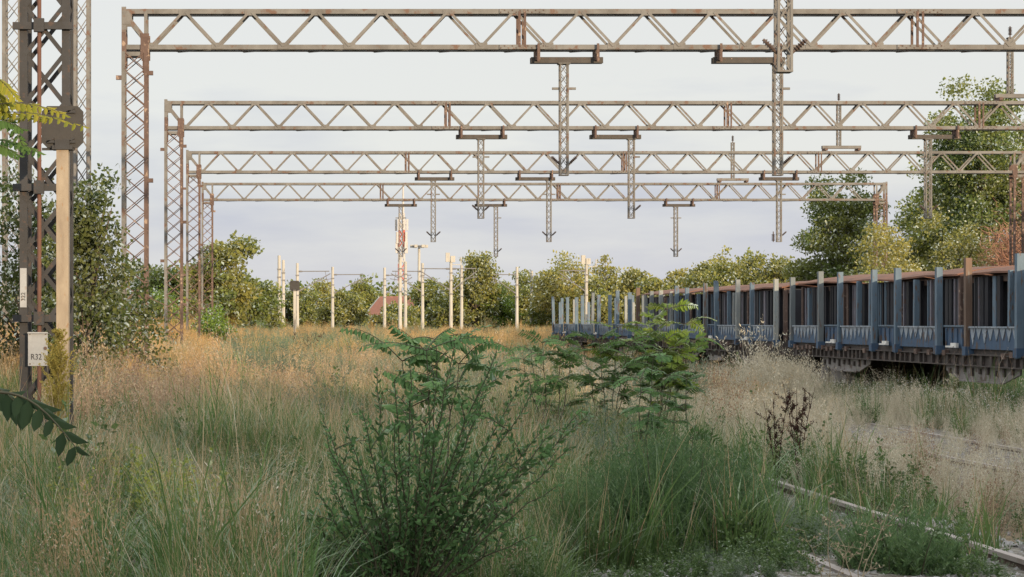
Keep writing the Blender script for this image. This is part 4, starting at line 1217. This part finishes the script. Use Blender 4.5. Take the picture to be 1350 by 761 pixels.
take(x, y, rng.uniform(size=len(x)) < .03 + .14 * patch(x, y, .3, 9) + .65 * ss(-1.0, -3.0, x), .95, 1.35, 3, 8)
x, y = field(44000, 130, 330)
k_ = rng.uniform(size=len(x)); g_ = patch(x, y, .12, 61)
take(x, y, k_ < .5 * (.25 + .75 * ss(.35, .65, g_) + .4 * (x < 0)), 1.0, 1.5, 3, 8)
take(x, y, (k_ > .6) & (k_ < .8), 1.0, 1.5, 3, 14)
vgrey = [tuft_straw(34, (.5, .95), .008, M['shoots'], 10, .03) for i in range(3)]
x, y = field(26000, 16, 62, xa=4.5, xb=12.9)                   # bleached grass in front of the wagons
pr = (.55 + .5 * patch(x, y, .7, 5)) * ss(4.6, 6.4, x) * (1 - .55 * ((np.abs(x - 9.36) < .9) & (y < 29))) * ss(17.5, 22, y + (x - 6) * .6)
h_ = 1 - .45 * ss(10.6, 11.8, x); kk = rng.uniform(size=len(x)) < pr * h_
take(x[x < 8], y[x < 8], kk[x < 8], .5, .85, 4, 4)
take(x[x >= 8], y[x >= 8], kk[x >= 8], .46, .84, 4, 4)
x, y = field(9000, 24, 50, xa=5.2, xb=7.9)
take(x, y, rng.uniform(size=len(x)) < .4, .6, 1.0, 4, 4)
x = rng.uniform(6.5, 11, 1500); y = rng.uniform(20, 33, 1500)
take(x, y, rng.uniform(size=1500) < .6, .2, .42, 4, 4)
x = rng.normal(10.1, .4, 110); y = rng.normal(39.0, .9, 110)  # tall tuft before the wagons
take(x, y, np.ones(110, bool), .85, 1.25, 4, 4)
x, y = field(9000, 18, 70, xa=12.4, xb=15.6)                   # thin growth under the wagons
take(x, y, rng.uniform(size=len(x)) < .22, .3, .55, 4, 4)
vk = [tuft_straw(5 + i, (.6, .95 + .06 * i), .0036, M['straw_pale'], 34, .022) for i in range(3)]
x, y = field(700, 9.0, 24, xb=3.2)                            # single tall seeding stalks
take(x, y, rng.uniform(size=len(x)) < .04 + .10 * (y < 12.5) * (x < .2), .6, 1.0, 3, 11)
scatter('dry_grass', 'straw coloured dry grass across the yard', vs_ + vp + vfar + vk + vgrey, np.concatenate(pts), np.concatenate(sc), np.concatenate(ix))

# --- fuzzy pink dry weeds
vf = [tuft_fuzz(.55 + .05 * i, 6 + i) for i in range(4)]
pts, sc, ix = [], [], []
x, y = field(5000, 10, 30)
take(x, y, rng.uniform(size=len(x)) < .012 + .10 * ss(.6, .95, patch(x, y, 1.0, 7)) , .6, 1.1, 4)
x, y = field(12000, 26, 62, xb=9)
take(x, y, rng.uniform(size=len(x)) < .03 + .26 * ss(.55, .9, patch(x, y, .5, 8)), .8, 1.4, 4)
x = rng.uniform(-3.4, -1.2, 500); y = rng.uniform(24.5, 36, 500)
take(x, y, rng.uniform(size=500) < .8, .9, 1.35, 4)
x = rng.uniform(6.5, 9.5, 900); y = rng.uniform(17, 31, 900)
take(x, y, rng.uniform(size=900) < .45, .5, .9, 4)
scatter('dry_weeds', 'fuzzy pinkish dry weeds among the grass', vf, np.concatenate(pts), np.concatenate(sc), np.concatenate(ix), lean=.08)

# --- leafy weeds
vw = [tuft_weed(.50 + .06 * i, 5 + i) for i in range(4)]
vy = [tuft_weed(.55, 7, M['weed_yellow'], .05, 26, .15) for i in range(2)]
vq = [tuft_weed(.50 + .05 * i, 9 + i, M['weed'], .034, 44, .16) for i in range(3)]
pts, sc, ix = [], [], []
x, y = field(9000, 9.5, 34)
take(x, y, rng.uniform(size=len(x)) < (.30 + .4 * ss(.4, .85, patch(x, y, .8, 10))) * (1 - .88 * ss(5.5, 7, x)), .6, 1.15, 4)
x, y = field(12000, 34, 70, xb=8)
take(x, y, rng.uniform(size=len(x)) < .16 + .5 * ss(.5, .9, patch(x, y, .45, 11)), .8, 1.4, 4)
x = rng.normal(4.35, .55, 320); y = rng.uniform(12.5, 17, 320)
take(x, y, np.ones(320, bool), .5, .9, 4)
x = rng.normal(-1.0, .42, 120); y = rng.normal(16.3, .8, 120)
take(x, y, (patch(x, y, 3.0, 31) > .4), .9, 1.35, 2, 4)
x, y = field(24000, 30, 125, xa=-3.0, xb=8)                      # tall grey green stands in the middle of the yard
take(x, y, rng.uniform(size=len(x)) < (.12 + .75 * ss(.3, .75, patch(x, y, .35, 13))) * (1 - .6 * ss(-1.0, -3.0, x) * ss(36, 46, y)), .7, 1.2, 3, 6)
x, y = field(900, 45, 110, xa=-3.5, xb=9)                          # a few stand higher than the rest
take(x, y, rng.uniform(size=len(x)) < ss(.5, .8, patch(x, y, .6, 17)), 1.25, 1.65, 3, 6)
x, y = field(9000, 12.0, 36, xb=4.0)                          # fine leaved weeds, dense in patches
take(x, y, rng.uniform(size=len(x)) < .10 + .75 * ss(.42, .7, patch(x, y, 1.0, 71)), .6, 1.1, 3, 9)
x, y = field(2600, 12.8, 30, xb=4.2)
take(x, y, rng.uniform(size=len(x)) < .35 * ss(.4, .8, patch(x, y, .8, 14)), .5, .85, 3, 6)
x = rng.uniform(3.0, 5.6, 2400); y = rng.uniform(13.4, 23, 2400)
take(x, y, rng.uniform(size=2400) < .62, .14, .36, 3, 6)
x = rng.uniform(3.2, 6.4, 900); y = rng.uniform(13.6, 24, 900)
take(x, y, patch(x, y, 2.0, 51) > .4, .18, .42, 4)
x = rng.uniform(1.7, 5.0, 500); y = rng.uniform(13.3, 15.0, 500)  # low growth at the foot of the shrubs
take(x, y, rng.uniform(size=500) < .9, .25, .49, 4)
vh = [tuft_shoots(.85 + .1 * i, 14 + 3 * i) for i in range(3)]
scatter('weeds', 'low leafy green weeds between the grass', vw + vy + vh + vq, np.concatenate(pts), np.concatenate(sc), np.concatenate(ix), lean=.08)

# --- white seed heads by the nearest wagon
n = 2600
x = rng.uniform(10.6, 13.2, n); y = rng.uniform(30, 41, n); z = ground_z(x, y) + rng.uniform(.15, .75, n)
nb = NB(); D = rand_dirs(n); nb.leaves(np.stack([x, y, z], 1), D, side_of(D), .022, .009, 0)
P = np.stack([np.stack([x + .03, y, ground_z(x, y)], 1), np.stack([x, y, z], 1)], 1)
nb.strips(P, np.full((n, 2), .0016), np.tile(np.array([[1., 0, 0]]), (n, 1)), 1)
tag(link('seeding_weeds', nb.mesh('seeding_weeds', [M['seed_white'], M['weed']])), 'weeds with tiny white seed heads below the nearest wagon', kind='stuff')

# --- loose ballast stones beside the bottom right rail
m_st = leaf('pale stones', [(0.0, (0.13, 0.125, 0.12)), (0.5, (0.24, 0.235, 0.23)), (1.0, (0.40, 0.40, 0.41))], 0.0, gloss=0)
vst = []
for q in range(4):
    V0 = unit(rng.normal(size=(14, 3))) * rng.uniform(.7, 1.15, (14, 1)) * np.array([1, .85, .65])
    import bmesh
    bm = bmesh.new()
    for p in V0: bm.verts.new(p)
    r_ = bmesh.ops.convex_hull(bm, input=bm.verts); me = bpy.data.meshes.new('stone'); bm.to_mesh(me); bm.free(); me.materials.append(m_st); vst.append(me)
pts, sc, ix = [], [], []
for (n, xc, xw, ya, yb) in ((9000, 4.9, .75, 12.5, 24), (700, 2.9, .9, 12.5, 14.6), (3500, 9.4, .9, 23, 34)):
    x = rng.normal(xc, xw, n); y = rng.uniform(ya, yb, n)
    z = np.array([ground_z(x, y)])[0] + .06 * (np.abs(x - xc) < 1.5)
    pts.append(np.stack([x, y, z], 1)); sc.append(rng.uniform(.018, .045, n)); ix.append(rng.integers(0, 4, n))
scatter('gravel', 'pale ballast stones beside the bottom right rail', vst, np.concatenate(pts), np.concatenate(sc), np.concatenate(ix), lean=1.0)

# ------------------------------------------------------------------ single plants of the foreground
rng = np.random.default_rng(77)
def curve_pts(p0, p1, sag, k=8, side=0.0):
    p0, p1 = np.array(p0, float), np.array(p1, float); u = np.linspace(0, 1, k)[:, None]
    P = p0 * (1 - u) + p1 * u
    P[:, 2] += (np.sin(u[:, 0] * np.pi) * sag)
    P[:, 1] += np.sin(u[:, 0] * np.pi) * side
    return P

# dark-leaved bush
D_B = 12.2
base = np.array(at(528, 800, D_B)); base[2] = float(ground_z(base[0], D_B)) - .02
t = thing('bush', 'dark leaved bush with long arching stems in the middle foreground', 'bush', tuple(base))
tips = [(425, 552), (438, 600), (418, 648), (455, 560), (497, 490), (478, 545), (520, 560), (540, 480), (575, 505), (556, 560), (600, 470), (622, 560), (640, 520), (660, 600), (700, 520), (722, 560), (752, 590), (778, 545), (735, 640), (690, 650),
        (450, 690), (480, 640), (410, 690), (580, 600), (620, 640), (540, 640), (505, 610), (655, 480), (590, 560), (470, 600), (500, 690), (560, 690), (610, 700), (440, 650), (530, 600), (680, 590), (402, 715), (425, 740), (600, 452), (655, 462), (692, 498), (520, 500), (740, 565), (430, 570), (650, 725), (705, 705)]
nbS, nbL = NB(), NB()
for (px, py) in tips:
    dd = D_B + rng.uniform(-.45, .45)
    tip = np.array(at(px, py, dd)) - base
    P = curve_pts((rng.normal(0, .05), rng.normal(0, .05), 0), tip, .03 + .06 * abs(tip[0]), 12)
    P[1:-1] += rng.normal(size=(10, 3)) * .008
    nbS.tubes(P[None], np.linspace(.0085, .0025, 12)[None])
    paths = [(P, .3)]
    for q in range(rng.integers(2, 4)):                      # side twigs
        u = rng.uniform(.35, .9); i = int(u * 11); p = P[i]
        dv = unit(np.array([[rng.normal(), rng.normal() * .7, rng.uniform(.2, 1.0)]]))[0]
        Q = curve_pts(p, p + dv * rng.uniform(.12, .34), .02, 6)
        nbS.tubes(Q[None], np.linspace(.004, .0015, 6)[None]); paths.append((Q, .1))
    for Pq, st in paths:
        ln = np.linalg.norm(np.diff(Pq, axis=0), axis=1).sum(); nl = int(ln / .0225)
        u = np.linspace(st, 1, max(nl, 4)); f = u * (len(Pq) - 1); i = np.minimum(f.astype(int), len(Pq) - 2); fr = (f - i)[:, None]
        Q = Pq[i] * (1 - fr) + Pq[i + 1] * fr; T_ = unit(Pq[i + 1] - Pq[i])
        a = np.arange(len(u)) * 2.4 + rng.uniform(0, 6)
        A = unit(np.cross(T_, np.array([0.2, 1, .1]))); B_ = np.cross(T_, A)
        o = A * np.cos(a)[:, None] + B_ * np.sin(a)[:, None]
        D = unit(T_ * .55 + o * .9 + np.array([0, 0, .12]) + rng.normal(size=o.shape) * .15)
        S = unit(np.cross(D, T_ + .01)); sz = .058 * rng.uniform(.6, 1.2, len(u)) * np.minimum(1, 1.35 - .6 * u)
        nbL.leaves(Q, D, S, sz, sz * .25, 0, .3, True)
link('stem', nbS.mesh('stem', M['stem'], smooth=True), t); link('leaves', nbL.mesh('leaves', M['leaf_dark']), t)

def frond(nbL, nbS, p0, p1, sag, n_pair, ll, mat=0, droop=.35, wid=.17, ref=None):
    """compound leaf: arching stalk with paired leaflets"""
    P = curve_pts(p0, p1, sag, 10)
    nbS.tubes(P[None], np.linspace(.0045, .0012, 10)[None])
    u = np.linspace(.18, .99, n_pair); f = u * 9; i = np.minimum(f.astype(int), 8); fr = (f - i)[:, None]
    Q = P[i] * (1 - fr) + P[i + 1] * fr; T_ = unit(P[i + 1] - P[i])
    sd = unit(np.cross(T_, np.array([0, 0, 1.]) + rng.normal(size=3) * .4 if ref is None else np.array(ref)))
    for s in (-1, 1):
        D = unit(sd * s + T_ * .45 + np.array([0, 0, -droop]) + rng.normal(size=Q.shape) * .12)
        S = unit(np.cross(D, np.cross(sd, T_)))
        L = ll * (1.15 - .75 * np.abs(u - .45)) * rng.uniform(.8, 1.15, n_pair)
        nbL.leaves(Q, D, S, L, L * wid, mat, .3, True)

def sapling(label, px, d, stems, fronds_per, flen, ll, mats, pairs=11, name='sapling', droop=.35, up=.3, lo_u=.5):
    X = (px - 355) / F * d; g0 = float(ground_z(X, d))
    t = thing(name, label, 'sapling', (X, d, g0)); b0 = np.array([X, d, g0])
    nbL, nbS = NB(), NB()
    for (tx, ty, dd, m_i) in stems:
        tip = np.array(at(tx, ty, d + dd)) - b0
        P = curve_pts((rng.normal(0, .03), rng.normal(0, .03), -.02), tip, .02, 10)
        P[1:-1] += rng.normal(size=(8, 3)) * .012
        nbS.tubes(P[None], np.linspace(.011, .003, 10)[None])
        for q in range(fronds_per):
            u = rng.uniform(lo_u, 1.0) if q > 2 else 1.0
            i = min(int(u * 9), 9); p = P[i]; a = q * 2.4 + rng.uniform(0, 1.5)
            v = np.array([math.cos(a), math.sin(a) * .9, rng.uniform(-.35, up)]); L = flen * rng.uniform(.55, 1.15)
            frond(nbL, nbS, p, p + v * L, rng.uniform(.04, .22) * L, pairs, ll * rng.uniform(.8, 1.15), m_i, droop * rng.uniform(.2, 1.8))
    link('stem', nbS.mesh('stem', M['stem'], smooth=True), t); link('leaves', nbL.mesh('leaves', mats), t)
    return t
fm = [M['leaf_frond'], M['leaf_yellow'], M['leaf_lime'], M['leaf_dark'], M['leaf_shadow']]
sapling('ferny ailanthus sapling rising behind the dark leaved bush', 572, 14.5, [(562, 462, 0, 3), (530, 476, .2, 3), (605, 480, .2, 3), (575, 448, .4, 3)], 7, .42, .092, fm, 12, droop=.8, up=.8, lo_u=.72)
sapling('tall layered sapling whose sunlit top overlaps the middle wagon', 868, 27.0, [(880, 408, 0, 2), (866, 418, .3, 2), (902, 428, -.3, 2), (850, 446, .2, 0), (890, 442, -.2, 2), (915, 450, .2, 0), (875, 452, -.3, 2)], 16, .36, .085, fm, 13, droop=.25, up=.6, lo_u=.52)
sapling('leafy sapling in front of the empty wagon', 800, 26.0, [(790, 448, 0, 0), (815, 432, .3, 2), (770, 458, .3, 0), (830, 452, -.2, 0), (840, 462, .1, 0)], 13, .36, .085, fm, 12, droop=.3, up=.5, lo_u=.52)
sapling('tangled dark sapling left of the empty wagon end', 728, 25.0, [(715, 452, 0, 3), (740, 448, .2, 0), (700, 462, .3, 3), (755, 470, 0, 0), (690, 474, 0, 3)], 11, .34, .08, fm, 11, up=.5, lo_u=.52)
sapling('small dark sapling with bare lower stem before the pale grass', 842, 19.0, [(862, 470, 0, 3), (845, 500, .1, 3), (880, 495, .2, 3)], 9, .30, .075, fm, 11, droop=.5)
sapling('small green sapling at the top of the feathery shrub', 898, 18.5, [(905, 500, 0, 0), (890, 525, .1, 0)], 9, .28, .075, fm, 10)
# saplings standing beyond the left picture edge whose fronds reach in
def reach_in(label, base_xy, height, fr_list, ll, mat_i, pairs, wid):
    g0 = float(ground_z(*base_xy)); t = thing('sapling', label, 'sapling', (*base_xy, g0)); b0 = np.array([*base_xy, g0]); nbL, nbS = NB(), NB()
    P = curve_pts((0, 0, 0), (.05, .05, height), 0, 8); nbS.tubes(P[None], np.linspace(.022, .006, 8)[None])
    for (ax, ay, bx, by, d0, d1, sag, mi) in fr_list:
        p1 = np.array(at(bx, by, d1)) - b0; p0 = np.array(at(ax, ay, d0)) - b0
        h = min(max(p0[2] - .1, .1), height)
        nbS.tubes(curve_pts((.04 * h / height, .04 * h / height, h), p0, .03, 6)[None], np.linspace(.007, .0045, 6)[None])
        frond(nbL, nbS, p0, p1, sag, pairs, ll, mi, .8, wid, (rng.normal() * .2, -.7, .7))
    link('stem', nbS.mesh('stem', M['stem'], smooth=True), t); link('leaves', nbL.mesh('leaves', fm), t)
reach_in('dark drooping frond of big leaves at the lower left edge', (-1.0, 5.2), 1.75, [(-12, 517, 100, 590, 5.3, 5.2, .045, 4), (-40, 512, 30, 540, 5.5, 5.6, .03, 4)], .082, 4, 7, .2)
reach_in('yellowing fronds hanging in front of the black signal board', (-2.75, 15.2), 3.7, [(-25, 150, 110, 166, 15.3, 14.8, .05, 1), (-30, 170, 62, 156, 15.6, 15.0, .05, 1), (-25, 120, 32, 195, 15.5, 15.3, .06, 0), (-20, 100, 20, 128, 15.0, 15.0, .05, 1), (-30, 185, 52, 200, 15.8, 15.6, .04, 0), (-30, 130, 48, 148, 15.4, 15.4, .05, 1),
    (-20, 140, 85, 150, 15.2, 15.1, .05, 1), (-30, 160, 30, 170, 15.1, 15.1, .04, 0), (-30, 190, 25, 205, 15.3, 15.3, .04, 0), (-15, 105, 8, 150, 15.2, 15.2, .03, 1)], .088, 1, 12, .2)

# feathery green mound
def feathery(label, px, d, top, rpx, n=800, name='shrub', lean=.45, hmul=1.0):
    s = F / d; X = (px - 355) / s; g0 = float(ground_z(X, d)); H = EYE - (top - 425) / s - g0; Rr = rpx / s
    t = thing(name, label, 'shrub', (X, d, g0))
    a = rng.uniform(0, 6.283, n); r_ = np.sqrt(rng.uniform(0, 1, n))
    bx = np.stack([np.cos(a) * r_ * Rr * .75, np.sin(a) * r_ * Rr * .7, np.zeros(n)], 1)
    h = H * np.sqrt(np.clip(1 - (r_ * .88) ** 2, .1, 1)) * rng.uniform(.45, 1.08, n) * (.86 + .22 * np.sin(a * 3 + rng.uniform(0, 6)) * r_ + .10 * np.sin(bx[:, 0] * 9 + 1))
    k = 7; u = np.linspace(0, 1, k)
    out = np.stack([np.cos(a), np.sin(a), np.zeros(n)], 1) * (r_ * lean * rng.uniform(.3, 1.3, n) * h * .6)[:, None] + rng.normal(size=(n, 3)) * np.array([.06, .06, 0])
    P = bx[:, None, :] + out[:, None, :] * (u ** 1.5)[None, :, None]; P[:, :, 2] += h[:, None] * u[None]
    nb = NB(); Sd = unit(np.cross(rand_dirs(n), np.array([0, 0, 1.])))
    nb.strips(P, np.full((n, k), .0028) * np.linspace(1.2, .4, k), Sd, 0)
    per = 34
    uu = rng.uniform(.25, 1, (n, per)); f = uu * (k - 1); i = np.minimum(f.astype(int), k - 2); fr = (f - i)[..., None]
    Q = (P[np.arange(n)[:, None], i] * (1 - fr) + P[np.arange(n)[:, None], i + 1] * fr).reshape(-1, 3)
    b2 = rng.uniform(0, 6.283, len(Q)); D = unit(np.stack([np.cos(b2), np.sin(b2), rng.uniform(.5, 1.7, len(Q))], 1))
    L = .055 * rng.uniform(.5, 1.4, len(Q)) * (1.3 - .7 * uu.ravel())
    nb.leaves(Q, D, side_of(D), L, L * .075 + .0012, 0, .1)
    link('shoots', nb.mesh('shoots', M['feather']), t)
    nb = NB(); sel = rng.permutation(n)[:24]; nb.tubes(P[sel], np.ones((24, 1)) * np.linspace(.007, .002, k)[None]); link('stem', nb.mesh('stem', M['stem']), t)
    return t
feathery('large feathery green shrub beside the bottom right rail', 885, 15.6, 522, 150, 1200)
feathery('lower feathery shrub on the right flank of the large one', 962, 15.0, 612, 66, 360)
feathery('spreading feathery shrub over the near rail at lower right', 1185, 14.0, 648, 95, 360, lean=.9)
feathery('low feathery shrub at the left foot of the large one', 750, 15.0, 600, 62, 330)

# dock plants
def dock(label, px, d, top, n_br, rpx):
    s = F / d; X = (px - 355) / s; g0 = float(ground_z(X, d)); H = EYE - (top - 425) / s - g0
    t = thing('dock_plant', label, 'plant', (X, d, g0), group='brown dock plants'); nb, nL = NB(), NB()
    for k in range(n_br):
        w = (k / max(n_br - 1, 1) - .5) * 2
        P = curve_pts((0, 0, H * .1), (w * rpx / s + rng.normal(0, .01), rng.normal(0, .08), H * rng.uniform(.78, 1.0)), .0, 10); P[:, 0] *= np.linspace(.5, 1, 10)
        nb.tubes(P[None], np.linspace(.006, .002, 10)[None])
        for j in range(9):
            u = rng.uniform(.42, .98); i = int(u * 9); dv = np.array([rng.normal() * .6, rng.normal() * .5, 1.0]); dv /= np.linalg.norm(dv)
            Q = curve_pts(P[i], P[i] + dv * rng.uniform(.05, .16), 0, 4); nb.tubes(Q[None], np.linspace(.003, .001, 4)[None])
            m_ = 42; uu = rng.uniform(0, 1, m_)[:, None]; C = Q[0] * (1 - uu) + Q[-1] * uu + rng.normal(size=(m_, 3)) * .009
            Dn = rand_dirs(m_); nL.leaves(C, Dn, side_of(Dn), .015, .006, 0)
    nb.tubes(np.array([[[0, 0, -.02], [0, 0, H * .2]]]), np.array([[.009, .008]]))
    link('stem', nb.mesh('stem', M['dock']), t); link('seeds', nL.mesh('seeds', M['dock']), t)
dock('dark brown dock plant in the pale grass, the bushier right one', 1052, 21.5, 498, 5, 22)
dock('dark brown dock plant in the pale grass, the thinner left one', 1024, 21.0, 510, 3, 14)
dock('reddish brown dock clump by the white poles', 405, 75.0, 432, 9, 26)
dock('reddish brown dock clump beside the left portal legs', 232, 66.0, 430, 6, 14)

# golden plume at the signal post
s = F / 22.5; X = (77 - 355) / s; g0 = float(ground_z(X, 22.5)); H = EYE - (432 - 425) / s - g0
t = thing('goldenrod', 'golden plumed weed in front of the beige signal post', 'plant', (X, 22.5, g0)); nb, nL = NB(), NB()
nb.tubes(np.array([[[0, 0, 0], [.01, 0, H * .5], [0, 0, H]]]), np.array([[.007, .005, .002]])); nbr = 210
ub = rng.uniform(0, 1, nbr) ** .9; zb = H * (.97 - .74 * ub); rb = .20 * np.sin(np.clip(ub * .95 + .06, 0, 1) * np.pi) ** .75 * rng.uniform(.45, 1.1, nbr); a = rng.uniform(0, 6.283, nbr)
uu = np.linspace(0, 1, 6)
PB = np.stack([np.cos(a)[:, None] * rb[:, None] * uu ** .8, np.sin(a)[:, None] * rb[:, None] * uu ** .8, zb[:, None] + rb[:, None] * 1.5 * uu ** 1.2 - .05 * uu ** 3], 2)
nL.strips(PB, np.full((nbr, 6), .0016), side_of(PB[:, -1] - PB[:, 0]), 0)
per = 46; f = rng.uniform(.3, 5, (nbr, per)); i = np.minimum(f.astype(int), 4); fr = (f - i)[..., None]; ar = np.arange(nbr)[:, None]
P = (PB[ar, i] * (1 - fr) + PB[ar, i + 1] * fr).reshape(-1, 3) + rng.normal(size=(nbr * per, 3)) * .006; D = unit(rand_dirs(len(P)) + np.array([0, 0, .8]))
nL.leaves(P, D, side_of(D), .028, .0065, 0)
link('stem', nb.mesh('stem', M['stem']), t); link('plume', nL.mesh('plume', M['plume']), t)

# dry branching stems
def dry_stalk(label, px, d, stems, w0=.0038):
    X = (px - 355) / F * d; g0 = float(ground_z(X, d)); t = thing('dry_stalk', label, 'dead plant', (X, d, g0), group='dry standing stalks'); b0 = np.array([X, d, g0]); nb = NB()
    for tx, ty in stems:
        tip = np.array(at(tx, ty, d + rng.uniform(-.2, .2))) - b0; P = curve_pts((0, 0, 0), tip, rng.uniform(-.03, .03), 9); P[1:] += rng.normal(size=(8, 3)) * .008
        nb.tubes(P[None], np.linspace(w0, w0 * .3, 9)[None])
        for q in range(7):
            i = rng.integers(3, 9); dv = unit(np.array([[rng.normal(), rng.normal() * .5, rng.uniform(.1, 1)]]))[0]; Q = curve_pts(P[i], P[i] + dv * rng.uniform(.05, .18), 0, 4); nb.tubes(Q[None], np.linspace(w0 * .4, w0 * .15, 4)[None])
            m_ = 5; uu = rng.uniform(.2, 1, m_)[:, None]; C = Q[0] * (1 - uu) + Q[-1] * uu; Dn = rand_dirs(m_); nb.leaves(C, Dn, side_of(Dn), .025, .006, 0)
    link('stem', nb.mesh('stem', M['dry_stem']), t)
dry_stalk('yellow dry stalk in front of the bottom right rail', 1128, 13.3, [(1195, 610), (1150, 660), (1170, 690), (1100, 690)])
dry_stalk('thin dry stalk standing between the two feathery shrubs', 1095, 13.0, [(1090, 640), (1060, 700), (1120, 715)], .004)
dry_stalk('bleached branching stalk left of the tangled dark sapling', 690, 22.0, [(660, 470), (700, 470), (680, 500), (720, 500), (640, 520)], .005)
dry_stalk('bleached branching stalk left of the dark leaved bush', 470, 30.0, [(430, 470), (445, 450), (415, 490), (500, 520), (405, 470)], .008)
